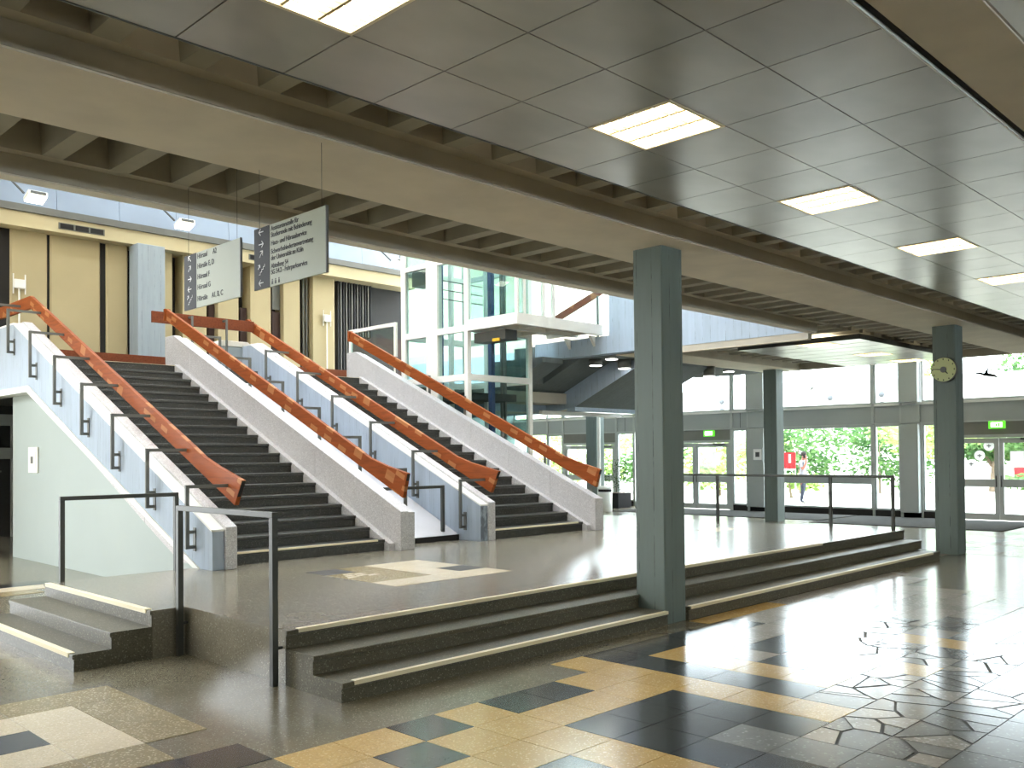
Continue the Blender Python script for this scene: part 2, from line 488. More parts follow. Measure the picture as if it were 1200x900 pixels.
beam(21.75, 21.9, -7, 5.104, ZS, 4.36); beam(21.75, 21.9, 6.116, 11.06, ZS, 4.36)
ceil2 = struct('ceiling_far', MB().box(15.41, 21.9, 7.53, 12.05, 4.36, 4.7), coffer_m, 'coffered concrete ceiling beside the lecture hall')
beam(15.41, 21.9, 11.06, 12.05, ZS, 4.36)             # second main beam
beam(15.14, 15.27, 7.525, 11.06, 3.74, 3.868)
def rib_mesh(y0, y1):
    return MB().prism([(-.075, 0), (.075, 0), (.105, .37), (-.105, .37)], 'y', 0, y1-y0).mesh('rib', coffer_m)
def ribs(x0, n, y0, y1):
    me = rib_mesh(y0, y1)
    for k in range(n): link('rib', me, ceil, (x0+.5*k, y0, ZR))
ribs(.44, 43, 4.1, 4.985)
ribs(.43, 43, 6.116, 7.24)
ribs(15.43, 13, 7.345, 11.06)
ribs(.44, 10, -.5, 1.378)
PM = .62
pme = MB().box(.004, PM-.004, .004, .636, 0, .02).mesh('metal_panel', panel_m)
LAMPS = []
for i in range(-2, 32):
    for j in range(4):
        x, y = 2.06+PM*i, 1.835+.64*j
        if j == 2 and i % 4 == 0 and 0 <= i <= 20: LAMPS.append((x, y)); continue
        link('metal_panel', pme, ceil, (x, y, ZS))
part('panel_edge', MB().box(.8, 21.9, 1.822, 1.833, ZS-.012, ZS+.05), trimw_m, ceil)
part('shadow_gap', MB().box(-7, 21.9, 1.791, 1.821, ZS+.01, ZS+.3), blackgap_m, ceil)  # black strip stands in for the shade in the slot
part('panel_edge', MB().box(.8, 21.9, 4.397, 4.405, ZS-.004, ZS+.05), greyst_m, ceil)
# second suspended panel field
LAMPS2 = []
for i in range(8):
    for j in range(4):
        x, y = 16.62+.645*i, 7.25+.64*j
        if j == 1 and i in (0, 4, 7): LAMPS2.append((x, y)); continue
        link('metal_panel', pme, ceil2, (x, y, ZS))
part('panel_edge', MB().box(16.6, 21.8, 7.235, 7.247, ZS-.004, ZS+.09), steel_m, ceil2)
part('panel_edge', MB().box(16.6, 16.612, 7.247, 9.8, ZS-.004, ZS+.09), steel_m, ceil2)

# square louvre lights set into the panels
def make_lamp(x, y, label, group):
    t_ = thing('ceiling_light', label, 'light', (x, y, ZS), group)
    m = MB(); w, d = .62, .64
    m.box(x, x+w, y, y+.022, ZS-.006, ZS+.07); m.box(x, x+w, y+d-.022, y+d, ZS-.006, ZS+.07)
    m.box(x, x+.022, y+.022, y+d-.022, ZS-.006, ZS+.07); m.box(x+w-.022, x+w, y+.022, y+d-.022, ZS-.006, ZS+.07)
    part('frame', m, nose_m, t_)
    part('diffuser', MB().box(x+.022, x+w-.022, y+.022, y+d-.022, ZS+.035, ZS+.05), lamp_m, t_)
    m = MB()
    for k in range(1, 9):
        yy = y+.022+(d-.044)*k/9
        m.prism([(yy-.006, ZS+.034), (yy+.006, ZS+.034), (yy+.002, ZS+.002), (yy-.002, ZS+.002)], 'x', x+.022, x+w-.022)
    part('louvre_blades', m, blade_m, t_)
    m = MB()
    for k in range(1, 3):
        xx = x+w*k/3
        m.box(xx-.009, xx+.009, y+.022, y+d-.022, ZS+.001, ZS+.034)
    part('cross_blades', m, blade_m, t_)
    return t_
l0 = None
for (x, y) in LAMPS:
    if l0 is None: l0 = make_lamp(x, y, 'square louvre ceiling light set in the long row of metal panels', 'lights in the long metal panel ceiling')
    else: copytree(l0, (x, y, ZS))
for (x, y) in LAMPS2:
    c = copytree(l0, (x, y, ZS), 'square louvre ceiling light in the small metal panel field beside the lecture hall')
    c['group'] = 'lights in the small metal panel field'

# ---------------- stair void walls, upper floor, lecture hall
struct('floor_upper', MB().box(5.22, 16, 16.69, 24, 2.95, ZU), tread_m, 'upper floor landing at the head of the stairs')
wb = struct('wall_upper', MB().box(0, 16, 20.2, 20.5, ZU, 6.36), blackgap_m, 'upper back wall of tall cream panels with dark gaps')
BX = [(2.0, 3.75), (3.85, 5.62), (5.85, 6.55), (6.60, 7.61), (7.73, 8.2), (8.95, 9.26), (9.44, 10.12), (10.3, 10.93), (11.14, 11.8), (12.05, 12.62), (12.9, 13.68)]
for (a, b) in BX:
    w = b-a
    poly = [(a, 20.2), (a, 19.8), (b-w*.22, 19.8), (b-w*.08, 19.9), (b, 20.06), (b, 20.2)] if w < .8 and a > 8 else [(a, 20.2), (a, 19.83), (a+.03, 19.8), (b-.03, 19.8), (b, 19.83), (b, 20.2)]
    part('wall_panel', MB().prism(poly, 'z', ZU, 6.36), cream_wm, wb, .0)
for (a, b), (c_, d_) in zip(BX[:-1], BX[1:]):
    if c_ < 8.5: part('gap_strip', MB().box(b, c_, 19.84, 20.19, ZU, 6.35), blackgap_m, wb)
for xx in (12.70, 12.80): part('pipe', MB().tube((xx, 19.95, ZU), (xx, 19.95, 6.35), .03, 8), greyst_m, wb)
part('door_panel', MB().box(11.82, 12.03, 19.95, 20.0, ZU, 5.35), maroon_m, wb)
part('glass_strip', MB().box(11.82, 12.03, 19.95, 20.0, 5.4, 6.35), greyst_m, wb)
part('door_panel', MB().box(10.14, 10.28, 19.95, 20.0, ZU, 5.35), maroon_m, wb)
part('door_panel', MB().box(10.95, 11.12, 19.95, 20.0, ZU, 5.35), maroon_m, wb)
ub = part('upper_beam', MB().box(0, 16, 19.5, 20.6, 6.36, 6.66), creamb_m, wb)
part('gutter', MB().box(0, 16, 19.44, 20.6, 6.66, 6.8), greyst_m, wb)
for vx in (6.68, 10.95, 12.2):
    vt = part('vent', MB().box(vx-.02, vx+.9, 19.485, 19.5, 6.435, 6.565), greyst_m, ub)
    for k in range(3): part('vent_slot', MB().box(vx+.01+.3*k, vx+.27+.3*k, 19.478, 19.486, 6.45, 6.55), blackgap_m, vt)
# blue metal cladding of the skylight reveal, one sheet each
for k in range(12):
    x = .3+1.27*k
    part('cladding_sheet', MB().prism([(19.55, 6.8), (19.75, 8.9), (19.79, 8.9), (19.59, 6.8)], 'x', x+.004, x+1.266), blueband_m, wb)
part('cladding_back', MB().box(0, 16, 19.8, 20.6, 6.8, 9.2), dark_m, wb)
# grooved dark screen and the recess beside it
for k in range(13):
    x = 13.74+k*.088
    part('screen_slat', MB().prism([(x, 20.15), (x+.02, 19.95), (x+.055, 19.95), (x+.075, 20.15)], 'z', ZU if k < 6 else 4.95, 6.36), greyst_m if k % 2 else dark_m, wb)
part('recess_panel', MB().box(14.3, 16, 20.1, 20.2, ZU, 5.0), maroon_m, wb)
part('recess_panel', MB().box(14.9, 16, 20.1, 20.2, 5.0, 6.36), dark_m, wb)
# pale concrete column on the landing
c = thing('concrete_column', 'pale board marked concrete column on the upper landing before cream panels', 'column', (8.55, 19.6, ZU))
part('shaft', MB().box(8.2, 8.8, 19.3, 19.75, ZU, 6.36), upcol_m, c, .01)
# wooden rail across the back of the landing
for (a, b) in ((5.4, 9.7), (10.3, 13.5)):
    o = thing('landing_rail', 'low wooden rail at the back of the landing, %s' % ('behind the stair beside the mint wall' if a < 6 else 'behind the stair beside the glass lift'), 'rail', ((a+b)/2, 18.5, ZU))
    part('board', MB().box(a, b, 18.47, 18.52, 3.66, 3.85), woodd_m, o, .004)
    m = MB()
    for xx in (a+.3, (a+b)/2, b-.3): part('post', MB().box(xx-.02, xx+.02, 18.52, 18.56, ZU, 3.8), steel_m, o)

hall = struct('wall_hall', MB().prism([(7.53, 3.87), (14.15, 3.87), (14.15, 4.25), (12.0, 4.25), (12.0, 9), (7.53, 9)], 'x', 15.13, 15.4), hallc_m, 'pale blue board marked concrete wall of the lecture hall')
def slope(x0, x1, off, ya, yb, flat=None, ztop_=4.25):
    z = lambda y: 3.85-off-.445*(y-13.07)
    y0 = 13.07-off/.445
    pts = [(ya, min(z(ya), 3.855))] + ([(y0, 3.855)] if ya < y0 else []) + [(yb, z(yb)), (yb, ztop_), (ya, ztop_)]
    return MB().prism(pts, 'x', x0, x1)
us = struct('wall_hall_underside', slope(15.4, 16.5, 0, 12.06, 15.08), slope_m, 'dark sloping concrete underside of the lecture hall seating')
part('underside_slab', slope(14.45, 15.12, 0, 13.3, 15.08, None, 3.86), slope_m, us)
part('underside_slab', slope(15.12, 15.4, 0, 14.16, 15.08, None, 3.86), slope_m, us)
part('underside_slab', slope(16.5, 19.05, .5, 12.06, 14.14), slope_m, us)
bluer = part('riser_face', MB().prism([(12.06, 3.80), (14.14, 3.85-.5-.445*(14.14-13.07)), (14.6, 2.8), (15.08, 2.8), (15.08, 2.955), (13.07, 3.85), (12.06, 3.85)], 'x', 16.485, 16.5), hallc_m, us)
part('underside_fascia', MB().box(16.5, 19.05, 14.14, 14.4, 2.78, 2.93), hallc_m, us)
part('underside_fascia', MB().box(14.45, 16.5, 15.08, 15.3, 2.78, 2.97), hallc_m, us)
part('soffit', MB().box(14.45, 19.05, 14.4, 23.9, 2.95, 3.2), concd_m, us)
part('white_edge', MB().box(16.0, 19.1, 14.75, 14.85, 2.70, 2.80), white_m, us)
part('flank_wall', MB().box(19.05, 19.2, 14.16, 23.9, 2.9, 4.75), hallc_m, us)
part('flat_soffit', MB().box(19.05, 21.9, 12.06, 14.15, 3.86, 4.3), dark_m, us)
# roof strip between coffers and facade
struct('ceiling_entrance', MB().box(19.05, FX+.3, 14.15, 24, 4.75, 5.0).box(21.9, FX+.3, -7, 14.15, 4.75, 5.0), conc_m, 'high pale ceiling strip along the entrance glazing')

# unseen roof added over the stair void, strip openings limit the skylight
rf = struct('ceiling_void', MB().box(-7, 16, 19.25, 21, 8.9, 9.3), conc_m, 'roof over the stair void')
for k in range(8): part('roof_beam', MB().box(4.6, 16, 7.2+1.5*k, 8.15+1.5*k, 9.0, 9.4), conc_m, rf)
part('upstand', MB().box(-7, 15.1, 7.3, 7.5, 4.7, 9.0), conc_m, rf)  # added unseen wall, blocks sky light coming in over the low roof
for k in range(3, 9, 2): part('roof_beam', MB().box(16, 25, 7.2+1.5*k, 8.15+1.5*k, 9.0, 9.4), conc_m, rf)  # added beams, cut down the sky light beyond the lift
part('roof_slab', MB().box(16, 25, 21, 24.2, 9.0, 9.4), conc_m, rf)
fo = struct('wall_foyer', MB().box(16, 24.9, 24.1, 24.3, 3.3, 9.4), white_m, 'white upper wall beyond the glass lift')  # walls added to tone down the open sky behind the lift
part('side_wall', MB().box(24.75, 24.95, 12, 24.1, 5.0, 9.4), white_m, fo)
part('side_wall', MB().box(15.4, 24.75, 11.8, 12.0, 4.7, 9.4), white_m, fo)
part('roof_slab', MB().box(-7, 4.6, 7.2, 20.6, 9.0, 9.4), conc_m, rf)  # added solid cover, keeps skylight off the left side
# walls behind the camera, added to control light; window band adds fill
wbk = struct('wall_back', MB().box(-7, FX, -7.3, -7, 0, 3.2), conc_m, 'concrete wall with a window band behind the viewer')
part('window_head', MB().box(-7, FX, -7.3, -7, 3.75, 4.7), conc_m, wbk)
for k in range(14): part('mullion', MB().box(-7+2.4*k, -6.85+2.4*k, -7.25, -7.05, 3.2, 3.75), frame_m, wbk)
for k in range(13): part('pane', MB().box(-6.85+2.4*k, -4.6+2.4*k, -7.16, -7.14, 3.2, 3.75), glass_m, wbk)
struct('wall_left', MB().box(-7.3, -7, -7.3, 24, 0, 7.5), conc_m, 'concrete wall at the hidden side of the hall')  # added out of view, kept low so side light comes in above
struct('wall_far', MB().box(12.4, FX, 23.9, 24.1, 0, 3.3), framed_m, 'grey end wall of the vestibule')
# ---------------- ground floor walls under the stairs
struct('wall_mint', MB().prism([(10.35, 0), (17.75, 0), (17.75, 2.92), (16.25, 2.92), (10.35, .43)], 'x', 5.29, 5.34), mint_m, 'smooth mint green wall under the left stair')
struct('wall_under_stairs', MB().box(5.45, 12.4, 17.2, 17.4, 0, 2.95), mint_m, 'plain wall below the landing')
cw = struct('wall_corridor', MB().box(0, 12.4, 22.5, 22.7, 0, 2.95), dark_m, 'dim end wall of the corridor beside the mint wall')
for k in range(6): part('pale_mullion', MB().box(3.9+.55*k, 4.0+.55*k, 22.4, 22.5, 0, 2.6), framed_m, cw)
part('pale_transom', MB().box(3, 8, 22.4, 22.5, 1.75, 2.0), framed_m, cw)
part('pale_transom', MB().box(3, 8, 22.38, 22.5, 2.5, 2.75), framed_m, cw)
struct('ceiling_corridor', MB().box(0, 5.05, 18.3, 22.6, 2.75, 2.95), conc_m, 'low ceiling of the corridor')
sw = thing('switch_panel', 'small white wall panel on the mint wall', 'panel', (5.285, 16.6, 1.5))
part('plate', MB().box(5.26, 5.29, 16.4, 16.85, 1.5, 1.94), white_m, sw, .005)
part('inner_plate', MB().box(5.25, 5.26, 16.46, 16.79, 1.58, 1.86), paper_m, sw)
part('dial', MB().box(5.243, 5.25, 16.58, 16.68, 1.66, 1.78), greyst_m, sw)
cb = thing('dark_cabinet', 'dark brown cabinet at the corridor mouth beside the mint wall', 'cabinet', (5.0, 18.6, 0))
part('body', MB().box(4.6, 5.28, 18.45, 18.9, .02, 1.5), maroon_m, cb, .006)
for k in range(2): d = part('door', MB().box(4.63+.32*k, 4.93+.32*k, 18.43, 18.45, .08, 1.46), woodd_m, cb); part('knob', MB().tube((4.9+.1*k, 18.43, .8), (4.9+.1*k, 18.40, .8), .012), greyst_m, d)
part('top', MB().box(4.58, 5.30, 18.42, 18.92, 1.5, 1.53), greyst_m, cb)

# ================================================================== PLATFORM
pf = thing('stair_platform', 'low dark terrazzo platform with steps on two sides at the foot of the stairs', 'platform', (9.5, 8, 0))
part('slab', MB().box(3.69, 15.5, 6.06, 10.35, .0, ZP), plat_m, pf)
part('slab', MB().box(5.34, 15.5, 10.35, 12.6, .0, ZP), plat_m, pf)
part('slab', MB().box(3.40, 3.69, 7.72, 10.35, 0, ZP), plat_m, pf)
part('edge_line', MB().box(4.2, 15.3, 6.33, 6.335, ZP, ZP+.0008), joint_m, pf)
def longstep(x0, x1, y0, y1, z0, z1):
    # rounded nose over a slightly recessed riser
    return MB().prism([(y0+.012, z0), (y1, z0), (y1, z1), (y0+.006, z1), (y0, z1-.006), (y0, z1-.035), (y0+.012, z1-.04)], 'x', x0, x1)
def sidestep(x0, x1, y0, y1, z0, z1):
    return MB().prism([(x0+.012, z0), (x1, z0), (x1, z1), (x0+.006, z1), (x0, z1-.006), (x0, z1-.035), (x0+.012, z1-.04)], 'y', y0, y1)
CXA, CXB = 7.62, 8.0       # the near column stands in the steps
for n, (y0, xe, z0, z1) in enumerate([(5.32, 15.08, 0, .138), (5.68, 15.3, .138, .275), (6.04, 15.5, .275, ZP)]):
    segs = [(3.69, CXA), (CXB, xe)] if y0 < 5.75 else [(3.69, xe)]
    for (a, b) in segs:
        s_ = part('step', longstep(a, b, y0, 6.06 if n == 2 else 6.05, z0, z1), step_m, pf)
        if n != 1:
            part('nosing', MB().box(a+.1 if a < 4 else a+.02, b-.01 if b < 8 else (b-3 if n == 2 else b-.3), y0-.005, y0+.042, z1-.026, z1+.005), nose_m, s_)
    if y0 < 5.75: part('step', longstep(CXA, CXB, 5.735, 6.05, z0, z1), step_m, pf)
for n, (x0, z0, z1) in enumerate([(2.74, 0, .138), (3.04, .138, .275), (3.38, .275, ZP)]):
    s_ = part('step', sidestep(x0, 3.40, 7.72, 10.33, z0, z1), step_m, pf)
    if n != 1: part('nosing', MB().box(x0-.006, x0+.05, 7.80, 10.28, z1-.03, z1+.005), nose_m, s_)
# inlaid tiles on the platform
IX, IY = [5.70, 6.11, 6.52, 6.93, 7.34], [7.27, 7.685, 8.10, 8.515, 8.93]
inlay = {(0, 0): 'C', (0, 1): 'D', (0, 2): 'D', (0, 3): 'B', (1, 3): 'D', (1, 2): 'D', (1, 1): 'D', (1, 0): 'C', (2, 0): 'C', (2, 1): 'C', (2, 2): 'C', (2, 3): 'C', (3, 0): 'C', (3, 1): 'B', (3, 2): 'C', (3, 3): 'C'}
for (i, j), ch in inlay.items():
    m = {'C': cream_m, 'D': beige_m, 'B': joint_m}[ch]
    part('inlay_tile', MB().box(IX[i]+.002, IX[i+1]-.002, IY[j]+.002, IY[j+1]-.002, ZP-.002, ZP+.0025), m, pf)
rng = random.Random(5)
for k in range(6):
    x, y = 5.74+.055*k, 8.15+.12*k % .3
    part('inlay_chip', MB().prism([(x, y), (x+.16, y+.02), (x+.13, y+.1), (x+.03, y+.08)], 'z', ZP, ZP+.003), cream_m, pf)
for (x, y) in [(10.25, 7.75), (10.66, 7.75), (10.66, 8.16), (11.07, 8.16), (11.07, 8.57), (12.5, 9.2), (12.9, 9.2), (13.3, 9.6), (13.3, 10.0), (13.7, 8.3), (13.3, 8.3)]:
    part('inlay_tile', MB().box(x, x+.4, y, y+.4, ZP-.002, ZP+.0025), cream_m, pf)

# ================================================================== STAIRS
TR, RI, Y0, NST = .342, .1538, 10.192, 20
def stair(name, x0, x1, label):
    st = thing(name, label, 'staircase', ((x0+x1)/2, Y0, ZP))
    y, z = 0, 0
    prof = [(0.018, -.30), (0.018, RI-.045), (0, RI-.04), (0, RI-.004), (.004, RI), (TR+.03, RI), (TR+.03, -.30)]
    me = None
    for k in range(NST-1):
        zz = ZP+RI*k; yy = Y0+TR*k
        if k < 2:
            mb = MB().prism([(yy+a, max(ZP+.001, zz+b)) for a, b in prof], 'x', x0, x1)
            s_ = part('step', mb, tread_m, st)
        else:
            if me is None: me = MB().prism(prof, 'x', x0, x1).mesh('step', tread_m)
            s_ = link('step', me, st, (0, yy, zz))
        if k == 0: part('nosing', MB().box(x0+.06, x1-.12, yy-.003, yy+.03, zz+RI-.02, zz+RI+.004), nose_m, s_)
    part('nosing', MB().box(x0, x1, Y0+TR*(NST-1)-.02, Y0+TR*(NST-1)+.04, ZU, ZU+.006), nose_m, st)
    # pale stone skirting on the right, beside the steps
    part('skirting', MB().prism([(10.1, ZP), (10.25, ZP), (16.7, ZU-.2), (16.7, ZU+.03), (10.1, ZP+.1)], 'x', x1, x1+.1), granite_m, st)
    return st
stair('staircase', 5.37, 7.79, 'flight of dark terrazzo stairs beside the mint wall')
stair('staircase', 9.85, 12.07, 'flight of dark terrazzo stairs beside the glass lift')

# parapets: granite slabs towards the steps, board marked concrete or a second leaf behind
ztop = lambda y: min(.955+.45*(y-9.97), 4.11)
def granite(st, x0, x1, yf):
    cuts = [yf] + [11.05+1.05*k for k in range(6)] + [17.33]
    for a, b in zip(cuts[:-1], cuts[1:]):
        a2, b2 = a+.003, b-.003
        low = lambda y: max(ZP+.001, ztop(y)-1.05)
        pts = [(a2, low(a2)), (b2, low(b2)), (b2, ztop(b2))]
        if a2 < 16.98 < b2: pts.append((16.98, 4.11))
        pts.append((a2, ztop(a2)))
        part('granite_slab', MB().prism(pts, 'x', x0, x1), granite_m, st, .004)
def leaf(st, name, x0, x1, yf, drop, mat, yend, ybot=10.24, zlow=None, bottom=None):
    zt = lambda y: ztop(y)-drop
    yk = 9.97+(4.11-.955)/.45
    if bottom == 'stringer':
        pts = [(yf, ZP+.001), (10.24, ZP+.001), (16.25, 2.94), (yend, 2.94), (yend, zt(yend)), (yk, zt(yk)), (yf, zt(yf))]
    else:
        pts = [(yf, ZP+.001), (10.7, ZP+.001), (17.0, 3.2), (yend, 3.2), (yend, zt(yend)), (yk, zt(yk)), (yf, zt(yf))]
    return part(name, MB().prism(pts, 'x', x0, x1), mat, st)
def coping(st, x0, x1, yf, yend, drop=.0):
    zt = lambda y: ztop(y)-drop
    yk = 9.97+(4.11-.955)/.45
    pts = [(yf, zt(yf)), (yk, zt(yk)), (yend, zt(yend)), (yend, zt(yend)+.025), (yk-.01, zt(yk)+.025), (yf, zt(yf)+.025)]
    return part('coping', MB().prism(pts, 'x', x0, x1), trimw_m, st)
pa = thing('stair_parapet', 'stair parapet with blue concrete outer face above the mint wall', 'parapet', (5.2, 10, ZP))
granite(pa, 5.225, 5.37, 9.87)
leaf(pa, 'concrete_leaf', 5.07, 5.215, 9.9, .06, bluec_m, 19.4, bottom='stringer')
coping(pa, 5.06, 5.222, 9.9, 19.4, .06)
part('edge_trim', MB().prism([(10.2, ZP+.002), (10.36, ZP+.002), (16.27, 2.85), (19.4, 2.85), (19.4, 2.95), (16.2, 2.95)], 'x', 5.05, 5.3), trimw_m, pa)
pb = thing('stair_parapet', 'granite clad stair parapet on the mint wall side of the ramp', 'parapet', (8.05, 10, ZP))
granite(pb, 7.9, 8.035, 9.97)
leaf(pb, 'inner_leaf', 8.04, 8.17, 10.0, .03, granite_m, 17.3)
pc = thing('stair_parapet', 'stair parapet with blue concrete face towards the ramp', 'parapet', (9.7, 10, ZP))
granite(pc, 9.7, 9.845, 10.08)
leaf(pc, 'concrete_leaf', 9.55, 9.69, 10.1, .06, bluec_m, 17.3)
coping(pc, 9.545, 9.697, 10.1, 17.3, .06)
pd = thing('stair_parapet', 'granite clad stair parapet beside the glass lift', 'parapet', (12.3, 10, ZP))
granite(pd, 12.18, 12.32, 10.0)
leaf(pd, 'inner_leaf', 12.325, 12.44, 10.04, .03, granite_m, 17.3)

# smooth ramp between the flights
rp = thing('ramp', 'smooth pale grey ramp between the two flights', 'ramp', (8.85, 10.7, ZP))
zr = lambda y: .50+.45*(y-10.62)
part('surface', MB().prism([(10.62, ZP+.001), (10.9, ZP+.001), (17.2, zr(17.2)-.3), (17.2, zr(17.2)), (10.62, .50)], 'x', 8.17, 9.55), plain('ramp_grey', srgb(196, 196, 200), .5, 0, .04), rp)
part('toe_edge', MB().box(8.17, 9.55, 10.6, 10.62, ZP+.001, .495), blackgap_m, rp)

# wooden handrails on steel brackets
def handrail(label, xc, ytop, ykink, yend, zk, zend, zbot, ybot, side, wall_x, ys, extra=None):
    """side +1: brackets stand on the -X face of the parapet; -1: on its +X face"""
    h = .225; th = .06
    hr = thing('handrail', label, 'handrail', (xc, yend, zbot))
    ztp = zk+.4456*(ytop-ykink)
    pts = [(yend, zend), (ybot, min(zbot, zk-h+.4456*(ybot-ykink))), (ytop, ztp-h), (ytop, ztp), (ykink+.4, zk+.4456*.4), (ykink+.12, zk+.046), (ykink-.25, zk-.25*(zk-zend)/(ykink-yend)-.004)]
    board = part('board', MB().prism(pts, 'x', xc-th/2, xc+th/2), wood_m, hr, .006)
    part('end_grain', MB().prism([(yend-.002, zend-.01), (ybot-.002, zbot+.01), (ybot+.006, zbot+.01), (yend+.006, zend-.01)], 'x', xc-.024, xc+.024), blackgap_m, board)
    px = wall_x-side*(.10 if wall_x < 12 else .022)
    for y in ys:
        zt = zk+.4456*(y-ykink)-.13 if y > ykink else zk-.13+.36*(y-ykink)
        zt = min(zt, ztp-.13)
        b = part('bracket', MB().box(px-.022, px+.022, y-.016, y+.016, zt-.74, zt+.02), greyst_m, hr)
        part('arm', MB().box(px, xc-side*th/2, y-.014, y+.014, zt-.02, zt+.02), greyst_m, b)
        part('foot', MB().box(px, wall_x, y-.014, y+.014, zt-.74, zt-.70), greyst_m, b)
        part('foot', MB().box(px, wall_x, y-.014, y+.014, zt-.56, zt-.52), greyst_m, b)
        part('wall_plate', MB().box(wall_x-side*.012, wall_x, y-.03, y+.03, zt-.77, zt-.49), greyst_m, b)
    if extra:
        part('board', MB().box(xc-th/2, xc+th/2, ytop, extra, ztp-h, ztp), wood_m, hr, .006)
    else:
        part('end_block', MB().box(xc-th/2-.03, xc+th/2+.03, ytop-.005, ytop+.05, ztp-h-.01, ztp+.005), wood_m, hr, .008)
    return hr
YB = [10.33+1.1*k for k in range(7)]
handrail('wooden handrail on the parapet above the mint wall', 5.52, 17.48, 10.83, 9.98, 1.695, 1.452, 1.145, 10.16, 1, 5.07, YB+[18.0], 19.3)
handrail('wooden handrail on the granite parapet with ramp brackets behind', 7.75, 16.9, 10.32, 9.6, 1.66, 1.495, 1.19, 9.7, -1, 8.17, YB[:6])
handrail('wooden handrail on the parapet with blue concrete ramp face', 10.0, 17.85, 11.0, 10.14, 1.67, 1.481, 1.157, 10.31, 1, 9.55, [10.45+1.15*k for k in range(6)])
handrail('wooden handrail on the parapet beside the glass lift', 12.1, 17.05, 10.5, 9.8, 1.66, 1.474, 1.2, 9.9, -1, 12.44, YB[:6])
# board across the head of the ramp
xb = thing('ramp_barrier', 'wooden barrier board across the head of the ramp', 'barrier', (8.9, 17.6, ZU))
part('board', MB().box(7.75, 9.97, 17.57, 17.63, 4.42, 4.645), woodd_m, xb, .005)
for xx in (8.5, 9.25):
    p_ = part('post', MB().box(xx-.02, xx+.02, 17.40, 17.43, ZU, 4.60), greyst_m, xb)
    part('arm', MB().box(xx-.014, xx+.014, 17.43, 17.57, 4.56, 4.60), greyst_m, p_)
bn = thing('utility_box', 'pale blue grey utility box with rounded lid at the head of the ramp', 'box', (9.65, 18.1, ZU))
part('body', MB().box(9.3, 9.98, 17.8, 18.3, ZU, 4.1), upcol_m, bn, .02)
part('lid', MB().prism([(9.28, 4.1), (10.0, 4.1), (10.0, 4.17), (9.94, 4.22), (9.34, 4.22), (9.28, 4.17)], 'y', 17.78, 18.32), white_m, bn, .01)

# ================================================================== STEEL GUARD RAILS
def guard(label, posts, ztop_, mat, stubs=None):
    x, y, z = posts[0]
    g = thing('guard_rail', label, 'rail', (x, y, z))
    for (px, py, pz) in posts: part('post', MB().box(px-.024, px+.024, py-.024, py+.024, pz, ztop_-.045), mat, g)
    a, b = posts[0], posts[-1]
    if abs(a[0]-b[0]) < .01: part('top_bar', MB().box(a[0]-.024, a[0]+.024, min(a[1], b[1])-.024, max(a[1], b[1])+.024, ztop_-.045, ztop_), mat, g, .004)
    else: part('top_bar', MB().box(min(a[0], b[0])-.024, max(a[0], b[0])+.024, a[1]-.024, a[1]+.024, ztop_-.045, ztop_), mat, g, .004)
    for s_ in stubs or []: part('stub', MB().tube(*s_, .012, 8), mat, g)
    return g
guard('dark steel guard rail standing on the floor against the platform flank', [(3.62, 6.11, 0), (3.62, 7.67, 0)], 1.31, steel_m,
      [((3.644, 6.11, .28), (3.69, 6.11, .28)), ((3.644, 7.67, .28), (3.69, 7.67, .28))])
guard('dark steel guard rail along the platform edge before the mint wall', [(3.55, 10.3, ZP), (4.82, 10.3, ZP)], 1.325, steel_m)
guard('long dark steel guard rail at the entrance end of the platform', [(15.44, 6.2, ZP), (15.44, 7.3, ZP), (15.44, 9.6, ZP), (15.44, 11.3, ZP)], 1.33, steel_m)
guard('short steel guard rail at the foot of the ramp', [(8.2, 10.72, .545), (9.32, 10.72, .545)], 1.27, steel_m)

# ================================================================== COLUMNS
def column(label, x0, y0, w, z1, z0=0, d=None):
    d = d or w
    c = thing('concrete_column', label, 'column', (x0+w/2, y0+d/2, z0))
    b = .012
    p = [(x0+b, y0), (x0+w-b, y0), (x0+w, y0+b), (x0+w, y0+d-b), (x0+w-b, y0+d), (x0+b, y0+d), (x0, y0+d-b), (x0, y0+b)]
    part('shaft', MB().prism(p, 'z', z0, z1), column_m, c)
    return c
column('square blue grey concrete column standing in the platform steps', 7.625, 5.36, .365, ZS)
column('blue grey concrete column carrying a round clock', 16.0, 5.35, .37, ZS)
column('blue grey concrete column in front of the big entrance window', 21.02, 11.33, .37, ZS)
column('dark grey column beside the planter under the low soffit', 22.0, 18.0, .4, 2.95, 0, .42)
single('white_pipe', MB().tube((21.95, 17.86, 0), (21.95, 17.86, 2.95), .055, 12), white_m, 'white vertical pipe beside the dark vestibule column', 'pipe')

# round clock
ck = thing('wall_clock', 'round pale green clock mounted on a column', 'clock', (15.93, 5.52, 3.1))
part('case', MB().tube((16.0, 5.52, 3.10), (15.935, 5.52, 3.10), .212, 32), greyst_m, ck)
part('face', MB().tube((15.935, 5.52, 3.10), (15.93, 5.52, 3.10), .2, 32), clock_m, ck)
def hand(a, L, w):
    a = math.radians(a); d = Vector((0, -math.sin(a), math.cos(a))); n_ = Vector((0, -math.cos(a), -math.sin(a)))
    o = Vector((15.926, 5.52, 3.10)); q = [o-n_*w-d*.03, o+n_*w-d*.03, o+n_*w*.6+d*L, o-n_*w*.6+d*L]
    m = MB(); e = Vector((-.003, 0, 0))
    m.add(q+[v+e for v in q], [(0, 1, 2, 3), (7, 6, 5, 4), (0, 4, 5, 1), (1, 5, 6, 2), (2, 6, 7, 3), (3, 7, 4, 0)]); return m
part('hour_hand', hand(135, .1, .012), ink_m, ck)
part('minute_hand', hand(275, .17, .009), ink_m, ck)
